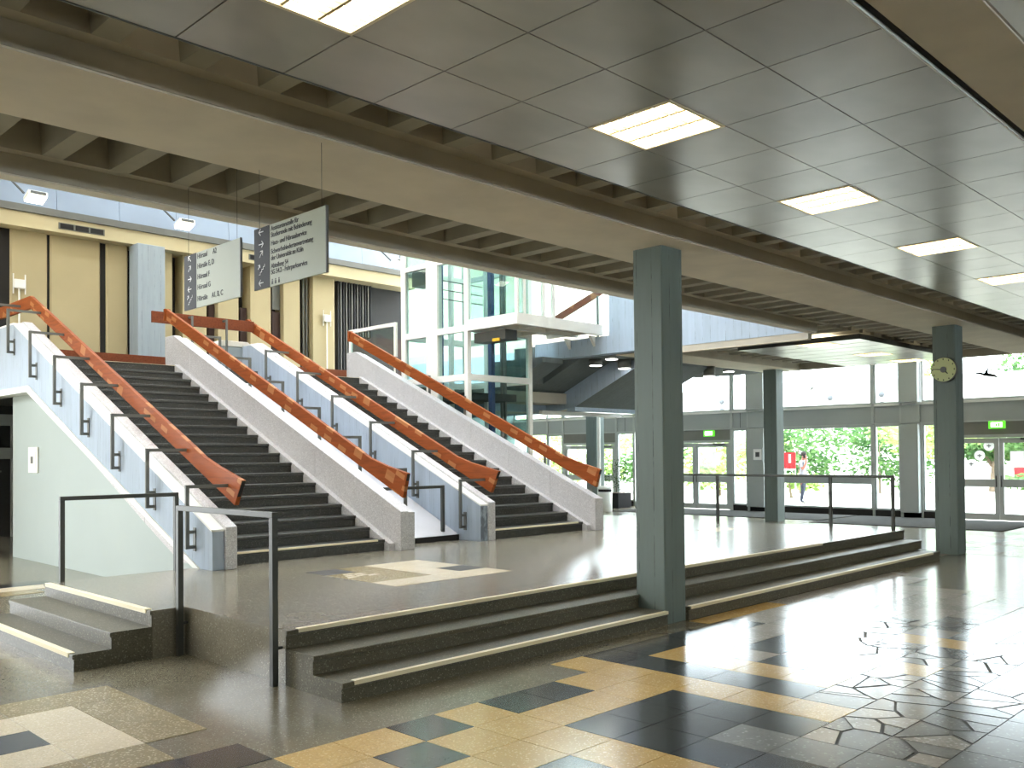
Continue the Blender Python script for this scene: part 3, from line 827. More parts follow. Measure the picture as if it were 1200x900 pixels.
for k in range(12): 
    a = k*math.pi/6; part('hour_mark', MB().box(15.925, 15.93, 5.52+.175*math.sin(a)-.007, 5.52+.175*math.sin(a)+.007, 3.1+.175*math.cos(a)-.012, 3.1+.175*math.cos(a)+.012), ink_m, ck)
part('hub', MB().tube((15.93, 5.52, 3.1), (15.918, 5.52, 3.1), .05, 16), greyst_m, ck)

# ================================================================== HANGING SIGNS
def text_mesh(s, size):
    cu = bpy.data.curves.new('txt', 'FONT'); cu.body = s; cu.size = size; cu.extrude = .0008; cu.offset = .0006; cu.space_character = .96
    o = bpy.data.objects.new('txt', cu); COL.objects.link(o)
    bpy.context.view_layer.update()
    me = bpy.data.meshes.new_from_object(o.evaluated_get(bpy.context.evaluated_depsgraph_get()))
    bpy.data.objects.remove(o); bpy.data.curves.remove(cu)
    me.name = 'lettering'; return me
TXT = Matrix(((0, 0, -1), (-1, 0, 0), (0, 1, 0))).to_4x4()
def put_text(s, size, x, y, z, parent, mat, sx=.96):
    me = text_mesh(s, size); me.transform(Matrix.Diagonal((sx, 1, 1, 1))); me.transform(TXT)
    me.materials.clear(); me.materials.append(mat)
    return link('lettering', me, parent, (x, y, z))
def arrow(parent, x, y, z, ang, L=.032):
    a = math.radians(ang); d = Vector((0, -math.cos(a), math.sin(a))); o = Vector((x, y, z))
    m = MB()
    def bar(p, q, w=.0035):
        p, q = Vector(p), Vector(q); t_ = (q-p).normalized(); n_ = Vector((1, 0, 0)).cross(t_)*w; e = Vector((-.001, 0, 0))
        v = [p-n_, p+n_, q+n_, q-n_]
        m.add(v+[i+e for i in v], [(0, 1, 2, 3), (7, 6, 5, 4), (0, 4, 5, 1), (1, 5, 6, 2), (2, 6, 7, 3), (3, 7, 4, 0)])
    bar(o-d*L, o+d*L)
    for s_ in (1, -1):
        n_ = Vector((1, 0, 0)).cross(d)*s_
        bar(o+d*L, o+d*L*.2+n_*L*.75)
    return part('arrow', m, arrow_m, parent)
def stairs_icon(parent, x, y, z):
    m = MB()
    for k in range(4):
        yy = y+.03-.02*k; zz = z-.03+.018*k
        m.box(x-.001, x, yy-.02, yy, zz, zz+.005); m.box(x-.001, x, yy-.0205, yy-.0165, zz, zz+.021)
    part('stairs_symbol', m, arrow_m, parent)
    arrow(parent, x, y+.03, z+.03, 50, .02)
def sign(x, y0, y1, z0, z1, label, lines, icons, tops):
    s_ = thing('hanging_sign', label, 'sign', (x, (y0+y1)/2, z0))
    b = part('board', MB().box(x, x+.014, y0, y1, z0, z1), sign_m, s_, .002)
    part('dark_strip', MB().box(x-.002, x, y1-.215, y1, z0, z1), signd_m, s_)
    part('end_profile', MB().box(x-.003, x+.016, y0-.008, y0, z0, z1), greyst_m, s_)
    for (zz, size, txt) in lines: put_text(txt, size, x-.0015, y1-.235, z0+zz, s_, ink_m)
    for (zz, k) in icons:
        if k == 's': stairs_icon(s_, x-.003, y1-.1, z0+zz)
        else: arrow(s_, x-.003, y1-.1, z0+zz, k)
    for yy in (y0+.06, y1-.06): part('wire', MB().tube((x+.008, yy, z1), (x+.008, yy, tops), .0018, 6), steel_m, s_)
    return s_
sign(3.45, 5.135, 6.07, 2.96, 3.413, 'grey hanging direction sign with seven lines of text starting Assistentenstelle',
     [(.405, .049, 'Assistentenstelle für'), (.358, .049, 'Studierende mit Behinderung'), (.298, .049, 'Haus- und Hörsaalservice'), (.238, .049, 'Schwerbehindertenvertretung'),
      (.19, .049, 'der Universität zu Köln'), (.132, .049, 'Abteilung 54'), (.088, .049, 'SG 54.2 - Fuhrparkservice')],
     [(.42, 180), (.33, 0), (.257, 45), (.135, 's'), (.045, 180)], ZS)
sign(3.52, 6.41, 7.35, 2.97, 3.43, 'grey hanging direction sign listing the lecture halls A to G',
     [(.405, .06, 'Hörsaal'), (.322, .06, 'Hörsäle E, D'), (.235, .06, 'Hörsaal F'), (.148, .06, 'Hörsaal G'), (.052, .06, 'Hörsäle')],
     [(.425, 135), (.342, 45), (.255, 0), (.17, 180), (.072, 's')], ZR)
ls = bpy.data.objects['hanging_sign']
for k in range(3):
    yy = 5.82-.045*k
    part('toilet_symbol', MB().prism([(yy-.012, 2.975), (yy+.012, 2.975), (yy+.008, 3.0), (yy-.008, 3.0)], 'x', 3.4485, 3.45).box(3.4485, 3.45, yy-.006, yy+.006, 3.003, 3.013), ink_m, ls)
hs = bpy.data.objects['hanging_sign.001']
put_text('A2', .06, 3.5185, 7.35-.50, 2.97+.405, hs, ink_m); put_text('A1, B, C', .06, 3.5185, 7.35-.48, 2.97+.052, hs, ink_m)

# ================================================================== ENTRANCE FACADE (plane x = FX)
fac = struct('wall_entrance', MB().box(FX-.02, FX+.06, -7, 24, 2.5, 2.96), framed_m, 'entrance glazing wall with grey transom band')
def fbox(name, y0, y1, z0, z1, mat=frame_m, d=.07, parent=None): return part(name, MB().box(FX-d, FX+d, y0, y1, z0, z1), mat, parent or fac)
fbox('transom_rail', -7, 24, 2.46, 2.5); fbox('transom_rail', -7, 24, 2.96, 3.02, trimw_m)
MUL = [9.53, 10.28, 14.06, 14.63, 18.3, 19.05, 21.45, 22.2]
for y in MUL: fbox('mullion', y-.035, y+.035, 0, 4.75)
fbox('mullion', 8.98, 9.03, 0, 2.46); fbox('mullion', 8.27, 8.32, 0, 2.46); fbox('mullion', 17.24, 17.3, 0, 4.75); fbox('mullion', 6.0, 6.05, 0, 2.46)
for (a, b) in ((9.03, 9.5), (13.45, 14.03)):
    part('pilaster', MB().box(FX-.25, FX+.1, a, b, .14, 2.46), pilaster_m, fac, .01)
    part('pilaster', MB().box(FX-.25, FX+.1, a, b, 3.02, 4.75), pilaster_m, fac, .01)
    part('pilaster', MB().box(FX-.12, FX+.1, a, b, 2.5, 2.96), pilaster_m, fac)
for (a, b) in ((8.32, 13.45), (9.0, 9.53), (13.45, 14.63), (17.3, 19.05), (21.45, 24)): fbox('plinth', a, b, 0, .17, blackgap_m, .05)
for y in (9.28, 10.28, 14.34, 18.7, 20.2, 22.2): fbox('panel_joint', y-.006, y+.006, 2.5, 2.96, blackgap_m, .023)
def window(n, y0, y1, z0, z1, rails=()):
    w = struct('window_%d' % n, MB().box(FX-.045, FX+.045, y0, y1, z0, z0+.05).box(FX-.045, FX+.045, y0, y1, z1-.05, z1)
               .box(FX-.045, FX+.045, y0, y0+.04, z0+.05, z1-.05).box(FX-.045, FX+.045, y1-.04, y1, z0+.05, z1-.05), frame_m)
    zs = [z0+.05]+list(rails)+[z1-.05]
    for r_ in rails: part('rail', MB().box(FX-.045, FX+.045, y0+.04, y1-.04, r_-.1, r_+.1), framed_m, w)
    for a, b in zip(zs[:-1], zs[1:]):
        part('pane', MB().box(FX-.006, FX+.006, y0+.04, y1-.04, a+(.1 if a != zs[0] else 0), b-(.1 if b != zs[-1] else 0)), glass_m, w)
    return w
n = 0
for (a, b, r_) in ((8.32, 8.98, ()), (9.565, 10.245, ()), (10.315, 13.45, (.96,)), (14.095, 14.595, ()), (18.335, 19.015, ()), (21.485, 22.165, (.96,))):
    n += 1; window(n, a, b, .17, 2.46, r_)
for (a, b) in ((6.05, 9.0), (9.565, 10.245), (10.315, 13.45), (14.1, 14.59)):
    n += 1; window(n, a, b, 3.02, 4.75)
for k, (a, b) in enumerate([(14.66, 17.24), (17.3, 18.26), (18.34, 21.41), (21.49, 23.9)]): window(n+1+k, a, b, 3.02, 4.75)
struct('wall_right', MB().box(FX-.1, FX+.2, -7, 6.0, 0, 4.75), conc_m, 'solid wall beside the entrance glazing')  # added out of view, keeps bright reflections off the step risers
# narrow bright head glazing over the second door continues up to the hall flank
def door(n, yc, half, label):
    d = struct('door_%d' % n, MB().box(FX-.06, FX+.06, yc-half, yc-half+.06, 0, 2.14).box(FX-.06, FX+.06, yc+half-.06, yc+half, 0, 2.14).box(FX-.06, FX+.06, yc-half+.06, yc+half-.06, 2.06, 2.14), frame_m, label)
    part('head_panel', MB().box(FX-.04, FX+.04, yc-half, yc+half, 2.14, 2.46), headp_m, d)
    for s_ in (-1, 1):
        a, b = (yc-half+.07, yc-.006) if s_ < 0 else (yc+.006, yc+half-.07)
        m = MB().box(FX-.03, FX+.03, a, a+.1, .02, 2.05).box(FX-.03, FX+.03, b-.1, b, .02, 2.05).box(FX-.03, FX+.03, a+.1, b-.1, .02, .18) \
            .box(FX-.03, FX+.03, a+.1, b-.1, 1.93, 2.05).box(FX-.03, FX+.03, a+.1, b-.1, .84, 1.03)
        lf = part('door_leaf', m, frame_m, d)
        part('pane', MB().box(FX-.005, FX+.005, a+.1, b-.1, .18, .84), glass_m, lf)
        part('pane', MB().box(FX-.005, FX+.005, a+.1, b-.1, 1.03, 1.93), glass_m, lf)
        yh = yc+s_*.06
        part('handle', MB().tube((FX-.07, yh, .84), (FX-.07, yh, 1.12), .014, 8), steel_m, lf)
    part('closer', MB().box(FX-.09, FX-.03, yc-half+.2, yc-half+.6, 2.0, 2.05), steel_m, d)
    return d
door(1, 7.17, 1.1, 'glazed double entrance door with round stickers')
door(2, 15.94, 1.28, 'glazed double entrance door behind the near column')
door(3, 20.25, 1.18, 'glazed double entrance door behind the planter')
def exit_sign(y, z, label):
    e = thing('exit_sign', label, 'sign', (FX-.1, y, z))
    part('housing', MB().box(FX-.10, FX-.04, y-.19, y+.19, z, z+.19), exit_m, e, .01)
    part('lit_panel', MB().box(FX-.106, FX-.10, y-.13, y+.13, z+.04, z+.155), exitw_m, e)
    m = MB().box(FX-.108, FX-.106, y-.06, y-.02, z+.05, z+.14)
    part('figure_symbol', MB().box(FX-.109, FX-.106, y-.015, y+.025, z+.06, z+.12).box(FX-.109, FX-.106, y-.08, y-.04, z+.05, z+.145), exit_m, e)
exit_sign(7.19, 2.28, 'lit green exit sign above the door with round stickers')
exit_sign(15.4, 2.26, 'lit green exit sign above the door behind the near column')
exit_sign(20.0, 2.26, 'lit green exit sign above the door behind the planter')
# stickers and papers on the glass
for k, (y, z, r_) in enumerate([(7.40, 1.86, .125), (7.62, 1.62, .125), (7.82, 1.41, .115)]):
    o = thing('round_sticker', 'round white sticker on the door glass, %s of three' % ('highest', 'middle', 'lowest')[k], 'sticker', (FX-.01, y, z))
    part('disc', MB().tube((FX-.008, y, z), (FX-.011, y, z), r_, 28), sticker_m, o)
    part('symbol', MB().box(FX-.013, FX-.011, y-.05, y+.05, z-.015, z+.015).box(FX-.013, FX-.011, y-.012, y+.012, z-.05, z+.04), greyst_m, o)
single('notice_sheet', MB().box(FX-.012, FX-.008, 6.62, 6.92, 1.32, 1.72), sticker_m, 'white paper notice taped to the door with round stickers', 'notice')
single('notice_sheet', MB().box(FX-.012, FX-.008, 15.05, 15.33, 1.36, 1.78), sticker_m, 'white paper notice on the door behind the near column', 'notice')
nb = thing('notice_board', 'small framed notice on the grey pilaster beside the second door', 'notice', (FX-.26, 13.62, 1.55))
part('frame', MB().box(FX-.27, FX-.25, 13.47, 13.80, 1.5, 1.88), framed_m, nb); part('sheet', MB().box(FX-.274, FX-.27, 13.50, 13.77, 1.53, 1.85), paper_m, nb)
part('picture', MB().box(FX-.277, FX-.274, 13.57, 13.70, 1.62, 1.76), steel_m, nb)
# bird silhouettes on the high panes
def bird(y, z, s_, ang, label):
    pts = [(-.5, .05), (-.2, .08), (-.05, .02), (.12, .28), (.1, .02), (.35, -.06), (.5, -.2), (.25, -.14), (0, -.1), (-.2, -.02)]
    ca, sa = math.cos(ang), math.sin(ang)
    poly = [(y-(p[0]*ca-p[1]*sa)*s_, z+(p[0]*sa+p[1]*ca)*s_) for p in pts]
    single('bird_decal', MB().prism(poly, 'x', FX-.012, FX-.008), black_p, label, 'decal')
bird(7.45, 3.66, .62, 0, 'black bird silhouette stuck on the high pane above the stickered door')
bird(12.05, 3.55, .3, 1.0, 'small black bird silhouette on the high pane beside the middle column')

# door mats
single('door_mat', MB().box(21.2, 24.2, 6.2, 10.6, .004, .016), mat_m, 'wide dark rubber mat before the door with round stickers', 'mat')
single('door_mat', MB().box(21.9, 24.2, 10.7, 17.3, .004, .016), mat_m, 'long dark rubber mat along the big entrance window', 'mat')

# bin and planter
b = thing('waste_bin', 'white cylindrical waste bin with dark band near the planter', 'bin', (21.6, 17.35, 0))
smooth(part('body', MB().lathe([(.2, 0.0), (.215, .02), (.215, .60)], 21.6, 17.35), white_m, b)); part('band', MB().lathe([(.205, .60), (.205, .68)], 21.6, 17.35), blackgap_m, b)
part('lid', MB().lathe([(.217, .68), (.217, .73), (.12, .78)], 21.6, 17.35), white_m, b)
pl = thing('planter', 'leafy bamboo like plant in a black box planter', 'plant', (23.55, 18.55, 0))
part('box', MB().box(23.2, 23.9, 18.1, 19.0, .0, .48), black_p, pl, .01); part('soil', MB().box(23.24, 23.86, 18.14, 18.96, .45, .485), bark_m, pl)
rng = random.Random(2); lv = MB()
for k in range(11):
    x, y, h = 23.3+rng.random()*.5, 18.2+rng.random()*.7, .75+rng.random()*.6
    part('cane', MB().tube((x, y, .46), (x+rng.uniform(-.06, .06), y+rng.uniform(-.06, .06), .46+h), .009, 6, .005), leaf_c, pl)
    for q in range(26):
        zz = .6+h*rng.random(); a = rng.random()*6.28; L = .16+.12*rng.random()
        d = Vector((math.cos(a), math.sin(a), rng.uniform(-.5, .4))); w = Vector((-math.sin(a), math.cos(a), 0))*.02
        p = Vector((x, y, zz)); lv.add([p, p+d*L*.5+w, p+d*L, p+d*L*.5-w], [(0, 1, 2, 3)])
part('foliage', lv, leaf_c, pl, 0, 'stuff')

# ================================================================== GLASS LIFT AND BRIDGE
lf = thing('glass_lift', 'white framed glass lift shaft with blue guide posts beside the stairs', 'lift', (13.4, 14.6, ZP))
def lpost(x0, x1, y0, y1, z0=ZP, z1=7.6, mat=white_m, name='post'): return part(name, MB().box(x0, x1, y0, y1, z0, z1), mat, lf)
lpost(12.5, 12.6, 15.58, 15.72); lpost(12.49, 12.63, 14.5, 14.86); lpost(12.5, 12.6, 13.57, 13.67); lpost(14.32, 14.42, 13.57, 13.67); lpost(14.32, 14.42, 15.62, 15.72)
lpost(13.05, 13.15, 15.05, 15.17, ZP, 7.4, blue_m, 'guide_post'); lpost(13.3, 13.40, 13.7, 13.80, ZP, 7.4, blue_m, 'guide_post')
lpost(13.6, 13.68, 15.3, 15.4, ZP, 7.4, white_m, 'inner_post'); lpost(13.75, 13.85, 14.3, 14.4, ZP, 7.4, white_m, 'inner_post'); lpost(14.0, 14.05, 14.0, 14.05, ZP, 7.4, greyst_m, 'cable_rail'); lpost(14.1, 14.15, 14.2, 14.25, ZP, 7.4, greyst_m, 'cable_rail')
for (z0, z1) in ((ZP, ZP+.15), (3.27, 3.40), (4.27, 4.40), (5.75, 5.85), (7.5, 7.62)):
    part('band', MB().box(12.5, 12.6, 13.67, 15.58, z0, z1), white_m, lf); part('band', MB().box(12.6, 14.32, 13.57, 13.67, z0, z1), white_m, lf)
    part('band', MB().box(12.6, 14.32, 15.62, 15.72, z0, z1), white_m, lf); part('band', MB().box(14.32, 14.42, 13.67, 15.62, z0, z1), white_m, lf)
for (z0, z1) in ((ZP+.15, 3.27), (3.40, 4.27), (4.40, 5.75), (5.85, 7.5)):
    for (a, b_) in ((13.67, 14.5), (14.86, 15.58)): part('pane', MB().box(12.545, 12.555, a, b_, z0, z1), liftgl_m, lf)
    part('pane', MB().box(12.6, 14.32, 13.615, 13.625, z0, z1), liftgl_m, lf); part('pane', MB().box(14.365, 14.375, 13.67, 15.62, z0, z1), liftgl_m, lf); part('pane', MB().box(12.6, 14.32, 15.665, 15.675, z0, z1), liftgl_m, lf)
cab = part('cabin', MB().box(12.75, 14.2, 13.85, 15.5, 2.9, 3.05).box(12.75, 14.2, 13.85, 15.5, .6, .7), dark_m, lf)
part('cabin_wall', MB().box(12.75, 14.2, 15.44, 15.48, .7, 2.9), plain('cabin_blue', srgb(90, 108, 130), .4, .3), cab)
part('door_head', MB().prism([(12.68, 5.45), (13.0, 5.45), (13.0, 5.85), (12.75, 5.85), (12.68, 5.75)], 'y', 14.95, 15.55), greyst_m, lf)
for k in range(3): part('door_rail', MB().tube((12.9, 14.9, 5.15+.2*k), (14.2, 14.9, 5.15+.2*k), .012, 6), steel_m, lf)
br = thing('lift_bridge', 'white steel bridge slab leading from the lift to the lecture hall', 'bridge', (13.8, 12.9, 4.27))
part('edge_beam', MB().box(12.5, 12.6, 12.16, 13.57, 4.27, 4.485), white_m, br); part('edge_beam', MB().box(12.6, 15.125, 12.16, 12.26, 4.27, 4.485), white_m, br)
part('deck', MB().box(12.6, 15.125, 12.26, 13.57, 4.38, 4.47), conc_m, br)
for xx in (13.3, 14.1, 14.9): part('joist', MB().box(xx-.03, xx+.03, 12.26, 13.57, 4.30, 4.38), white_m, br)
part('joist', MB().box(12.6, 15.125, 12.85, 12.93, 4.29, 4.38), white_m, br)
part('door_gear', MB().box(12.62, 12.95, 12.6, 13.5, 4.02, 4.22), steel_m, br); part('indicator', MB().box(12.60, 12.62, 12.75, 12.95, 4.0, 4.06), plain('amber_light', srgb(230, 180, 40), .4), br)
for yy in (12.4, 13.1, 13.8):
    if yy < 13.6: part('wall_bracket', MB().prism([(15.125, 4.27), (14.96, 4.27), (15.125, 4.05)], 'y', yy-.03, yy+.03), white_m, br)
for (x, y) in ((12.55, 12.21), (12.75, 12.21), (13.3, 12.21), (13.6, 12.21)): part('guard_post', MB().box(x-.03, x+.03, y-.03, y+.03, 4.485, 6.6), white_m, br)
part('guard_pane', MB().box(12.545, 12.555, 12.26, 13.57, 4.485, 6.5), liftgl_m, br); part('guard_pane', MB().box(12.6, 15.1, 12.205, 12.215, 4.485, 5.6), liftgl_m, br)
hh = thing('wood_handrail', 'short reddish wooden handrail rising behind the bridge', 'handrail', (15.6, 13.0, 4.9))
part('board', MB().prism([(13.9, 4.75), (12.2, 5.35), (12.2, 5.5), (13.9, 4.9)], 'x', 15.5, 15.56), woodd_m, hh)
part('post', MB().box(15.5, 15.54, 12.6, 12.64, 4.25, 5.22), greyst_m, hh)
g = thing('guard_rail', 'white framed guard with dark panel at the stair head beside the lift', 'rail', (12.4, 16.4, ZU))
part('post', MB().box(12.48, 12.54, 17.6, 17.66, ZU, 4.62), white_m, g); part('post', MB().box(12.48, 12.54, 15.9, 15.96, ZU-.2, 4.62), white_m, g)
part('top_bar', MB().box(12.48, 12.54, 15.9, 17.66, 4.62, 4.70), white_m, g); part('dark_panel', MB().box(12.5, 12.52, 15.96, 17.6, 3.55, 4.60), liftgl_m, g)

# ================================================================== LIGHT FITTINGS AND SMALL THINGS
def downlight(x, y, z, zc, label, group):
    d = thing('downlight', label, 'light', (x, y, z), group)
    smooth(part('can', MB().lathe([(.15, z), (.15, zc)], x, y), greyst_m, d))
    part('lens', MB().lathe([(.135, z-.012), (.135, z)], x, y), lampd_m, d)
for (x, y, z) in [(15.75, 12.88, 3.72), (16.3, 12.5, 3.66), (19.15, 12.1, 3.62)]:
    downlight(x, y, z, 3.86, 'grey cylinder downlight projecting below the concrete of the lecture hall', 'cylinder downlights under the lecture hall')
for (x, y) in [(15.78, 12.45), (19.55, 12.5), (20.5, 12.37)]:
    downlight(x, y, 3.83, 3.86, 'flush round downlight set in the flat soffit of the lecture hall', 'flush downlights under the lecture hall')
def flood(x, y, z, label):
    f_ = thing('floodlight', label, 'light', (x, y, z), 'floodlights over the upper landing')
    part('housing', MB().prism([(y-.16, z+.02), (y+.13, z-.08), (y+.155, z+.0), (y-.135, z+.10)], 'x', x-.18, x+.18), white_m, f_, .008)
    part('grille', MB().prism([(y-.163, z+.035), (y-.146, z+.085), (y-.152, z+.087), (y-.169, z+.037)], 'x', x-.14, x+.14), steel_m, f_)
    part('lens', MB().prism([(y-.15, z+.013), (y+.12, z-.08), (y+.116, z-.092), (y-.154, z+.001)], 'x', x-.165, x+.165), flood_m, f_)
    part('arm', MB().tube((x-.2, y+.05, z+.06), (x-.45, y+.42, z+.5), .022, 8), steel_m, f_)
for x in (6.1, 9.15, 12.2, 15.1): flood(x, 19.1, 6.88, 'small white floodlight on an arm over the upper landing')
def antenna(x, z, label):
    a = thing('wifi_antenna', label, 'antenna', (x, 19.75, ZU))
    part('rod', MB().tube((x, 19.75, ZU), (x, 19.75, z-.08), .018, 8), white_m, a)
    part('body', MB().box(x-.1, x+.1, 19.70, 19.78, z-.09, z+.09), white_m, a, .01)
    for s_ in (-1, 1): part('aerial', MB().tube((x+s_*.11, 19.74, z-.2), (x+s_*.11, 19.74, z+.2), .012, 6), white_m, a)
antenna(6.0, 5.25, 'white wireless antenna on a rod beside the parapet above the mint wall'); antenna(13.28, 5.3, 'white wireless antenna on a rod beside the dark slatted screen')

# ================================================================== OUTSIDE
struct('floor_ground', MB().box(FX+.02, 90, -40, 70, -.3, -.02), ground_m, 'bright paved ground outside the entrance')
struct('floor_terrace', MB().box(-60, -7, -40, 60, -.3, -.02), ground_m, 'paved ground behind the hall')
struct('floor_terrace_side', MB().box(-7, FX, -40, -7, -.3, -.02), ground_m, 'paved ground beside the hall')
ow = struct('wall_garden', MB().box(46, 46.4, -4, 45, 0, 5.3), outwall_m, 'pale concrete garden wall outside the entrance')
part('coping', MB().box(46.0, 46.45, -4, 45, 5.3, 5.42), outwall_m, ow)
for (y, z) in ((21.5, 4.1), (18.8, 4.15), (9.9, 4.5), (28, 4.2)):
    gl = thing('globe_lamp', 'pair of grey globe lamps on a short arm on the garden wall', 'lamp', (45.7, y, z), 'globe lamps on the garden wall')
    for dz in (0, .5):
        m = MB().lathe([(.02, z+dz-.16), (.11, z+dz-.12), (.16, z+dz), (.11, z+dz+.12), (.02, z+dz+.16)], 45.6, y, 14); smooth(part('globe', m, globe_m, gl))
        part('arm', MB().tube((45.7, y, z+dz), (46, y, z+dz), .03, 6), frame_m, gl)
def crown(mb, rng, c, r, n, size):
    for _ in range(n):
        while True:
            p = Vector((rng.uniform(-1, 1), rng.uniform(-1, 1), rng.uniform(-1, 1)))
            if .25 < p.length < 1: break
        p = p*(.75+.35*rng.random()); q = Vector((c[0]+p.x*r[0], c[1]+p.y*r[1], max(.05, c[2]+p.z*r[2])))
        a = Vector((rng.gauss(0, 1), rng.gauss(0, 1), rng.gauss(0, .6))).normalized(); b_ = a.orthogonal().normalized()
        s_ = size*rng.uniform(.6, 1.3); a *= s_; b_ *= s_*.55
        mb.add([q-a, q+b_, q+a, q-b_], [(0, 1, 2, 3)])
def bush(label, cat, x, y, h, w, mat, seed, trunk=False, n=1300):
    rng = random.Random(seed); b_ = thing(cat.replace(' ', '_'), label, cat, (x, y, -.02)); lv = MB()
    for k in range(5):
        cz = h*(.35+.5*rng.random()) if not trunk else h*(.62+.3*rng.random())
        crown(lv, rng, (x+rng.uniform(-.5, .5)*w, y+rng.uniform(-.6, .6)*w, cz), (w*.5, w*.55, h*(.3 if not trunk else .22)), n//5, .13)
    part('foliage', lv, mat, b_, 0, 'stuff')
    m = MB().tube((x, y, -.02), (x+.1*rng.uniform(-1, 1), y+.2*rng.uniform(-1, 1), h*.7), .17 if trunk else .06, 8, .08 if trunk else .02); part('trunk', m, bark_m, b_)
    if trunk:
        for s_ in (-.4, .4): part('branch', MB().tube((x, y, h*.42), (x, y+s_*w*.5, h*.8), .09, 6, .03), bark_m, b_)
bush('tall bright green shrub behind the red sign', 'shrub', 40.2, 23.2, 3.1, 2.6, leaf_a, 21)
bush('dense mid green shrub in the middle of the big window', 'shrub', 36.5, 18.6, 2.95, 2.6, leaf_b, 22, n=1800)
bush('dark bluish green shrub beside the leaning tree', 'shrub', 38.5, 16.0, 2.9, 2.4, leaf_b, 23, n=1600)
bush('broad pale trunked tree at the window edge', 'tree', 36, 13.4, 3.0, 2.6, leaf_a, 24, True, 1800)
bush('low bush at the foot of the red sign', 'shrub', 33, 17.2, 1.0, 1.4, leaf_a, 25, n=700)
bush('leafy tree seen through the stickered door', 'tree', 42.6, 12.8, 2.55, 2.8, leaf_b, 26, True, 3000)
bush('tall dark tree above the garden wall', 'tree', 51, 12.2, 7.4, 3.0, leaf_b, 27, True, 2400)
bush('light green tree above the garden wall', 'tree', 52, 18.4, 6.6, 2.4, leaf_a, 32, True, 1800)
bush('green shrub seen through the door behind the near column', 'shrub', 34, 24.6, 2.7, 2.4, leaf_b, 28, n=1500)
bush('pale shrub filling the narrow pane beside that door', 'shrub', 33, 20.4, 2.3, 1.6, leaf_a, 29, n=1200)
bush('leafy tree outside the door behind the planter', 'tree', 37, 30.5, 3.4, 4.2, leaf_a, 30, True, 2400)
bush('small green hedge outside the far doors', 'shrub', 31, 27.0, 2.2, 2.2, leaf_a, 31, n=1500)
bush('low dark hedge outside the stickered door', 'shrub', 35, 8.6, .9, 1.6, leaf_b, 33, n=900)
rs = thing('red_sign', 'red rectangular sign board on two white posts outside', 'sign', (28.4, 14.7, -.02))
part('board', MB().box(28.36, 28.40, 14.62, 15.08, 1.20, 1.75), red_m, rs); part('pictogram', MB().box(28.355, 28.36, 14.78, 14.86, 1.4, 1.68), paper_m, rs)
for y in (15.02, 14.66): part('post', MB().tube((28.42, y, -.02), (28.42, y, 1.78), .022, 8), white_m, rs)
car = thing('red_van', 'red parked van seen through the stickered door', 'van', (39, 8.4, 0))
part('body', MB().prism([(6.0, .4), (10.7, .4), (10.75, 1.1), (10.3, 1.35), (9.9, 2.15), (9.6, 2.3), (6.1, 2.3), (6.0, 2.2)], 'x', 38.2, 40.0), red_m, car, .06)
part('window_band', MB().prism([(9.1, 1.5), (9.95, 1.5), (9.7, 2.0), (9.1, 2.0)], 'x', 38.18, 38.2), black_p, car)
part('bumper', MB().box(38.15, 40.02, 10.7, 10.85, .42, .62), greyst_m, car)
for y in (6.9, 9.8): part('wheel', MB().tube((38.15, y, .34), (38.45, y, .34), .34, 20), black_p, car)

# person on the phone, walking past outside
def skin_body(verts, edges, radii, root):
    me = bpy.data.meshes.new('person_body'); me.from_pydata(verts, edges, []); o = bpy.data.objects.new('tmp', me); COL.objects.link(o)
    sk = o.modifiers.new('skin', 'SKIN'); sk.use_smooth_shade = True
    for i, r_ in enumerate(radii):
        d = me.skin_vertices[0].data[i]; d.radius = r_ if isinstance(r_, tuple) else (r_, r_); d.use_root = (i == root)
    sb = o.modifiers.new('sub', 'SUBSURF'); sb.levels = 2; sb.render_levels = 2
    bpy.context.view_layer.update()
    out = bpy.data.meshes.new_from_object(o.evaluated_get(bpy.context.evaluated_depsgraph_get()))
    bpy.data.objects.remove(o); return out
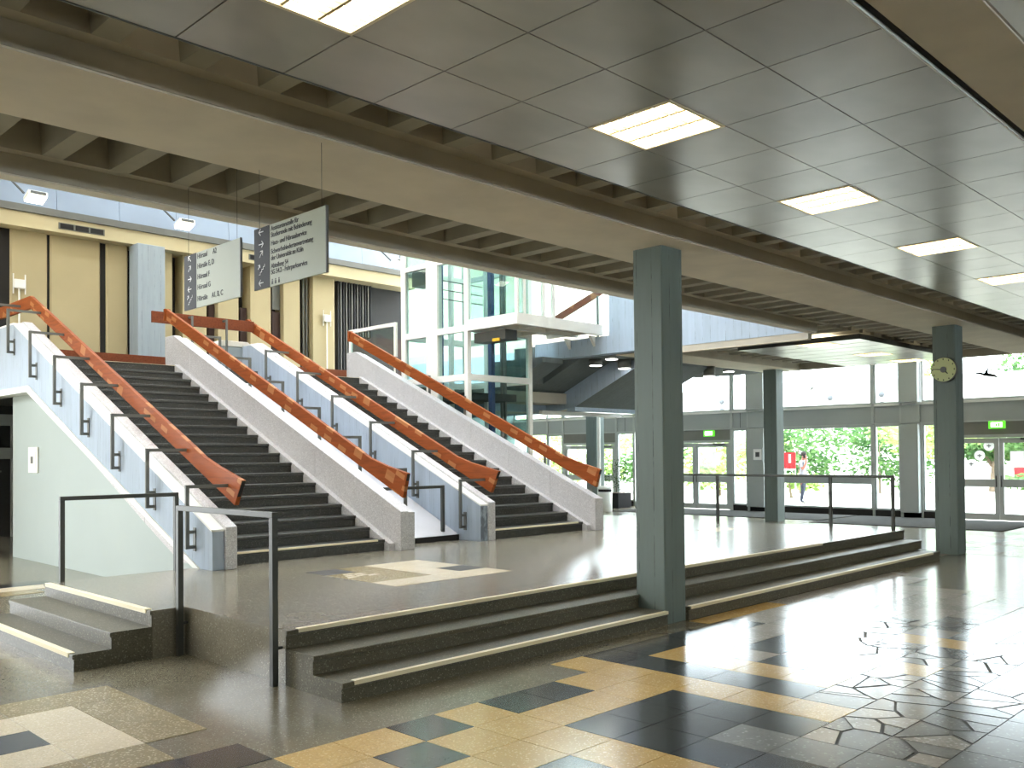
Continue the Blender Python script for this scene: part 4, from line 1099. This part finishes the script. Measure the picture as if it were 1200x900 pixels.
# local frame: x away from the building (sideways), y forward is -Y (to the right of the picture), feet at z = 0
V = [(0, 0, .95), (0, 0, 1.12), (0, -.01, 1.32), (0, -.01, 1.46), (0, -.02, 1.54), (0, -.05, 1.62), (0, -.06, 1.72),        # spine to crown 0-6
     (-.10, 0, .92), (-.10, -.03, .50), (-.10, .03, .09), (-.10, -.13, .04),                                             # near leg 7-10
     (.10, 0, .92), (.10, .05, .50), (.10, .14, .10), (.10, .0, .05),                                                     # far leg 11-14
     (-.19, 0, 1.42), (-.24, -.10, 1.18), (-.16, -.19, 1.40), (-.11, -.17, 1.55), (-.10, -.16, 1.60),                                        # near arm raised to ear 15-19
     (.19, 0, 1.42), (.23, .06, 1.16), (.22, .0, .92), (.22, -.02, .82)]                                                                      # far arm 20-23
E_ = [(0, 1), (1, 2), (2, 3), (3, 4), (4, 5), (5, 6), (0, 7), (7, 8), (8, 9), (9, 10), (0, 11), (11, 12), (12, 13), (13, 14), (3, 15), (15, 16), (16, 17), (17, 18), (18, 19), (3, 20), (20, 21), (21, 22), (22, 23)]
Rr = [(.15, .11), (.14, .10), (.17, .11), (.12, .08), .052, (.085, .095), (.055, .065), .095, .068, .048, .036, .095, .068, .048, .036, .06, .045, .036, .032, .03, .06, .045, .035, .03]
me = skin_body(V, E_, Rr, 0)
me.name = 'person_body'
PX_, PY_ = 29.1, 14.72
for m_ in (jeans_m, shirt_m, skin_m, shoe_m): me.materials.append(m_)
for p in me.polygons:
    c_ = p.center; z, ax = c_.z, abs(c_.x)
    p.use_smooth = True
    p.material_index = 0 if z < .98 and ax < .2 else 1
    if z < .085: p.material_index = 3
    if z > 1.5: p.material_index = 2
    if ax > .17 and z < 1.27: p.material_index = 2
    if c_.y < -.13 and z > 1.2: p.material_index = 2
pe = thing('person', 'person in white t-shirt and dark jeans holding a phone to the ear outside', 'person', (PX_, PY_, -.02))
o = link('body', me, pe, (PX_, PY_, -.02))
h_ = MB()
for k in range(1):
    prof = [(.02, -.10), (.086, -.07), (.098, 0), (.085, .06), (.04, .10)]
    h_.lathe([(r_, 1.69+z) for r_, z in prof], 0, -.035, 16)
ho = part('hair', h_, hair_m, None); ho.parent = pe; ho.location = ho.location; smooth(ho)
ho.location = Vector((0, -.02, 1.63)); ho.scale = (1.0, 1.05, .85)
ph = single('mobile_phone', MB().box(PX_-.13, PX_-.115, PY_-.15, PY_-.08, 1.55, 1.69), black_p, 'dark mobile phone held to the ear of the person outside', 'phone')
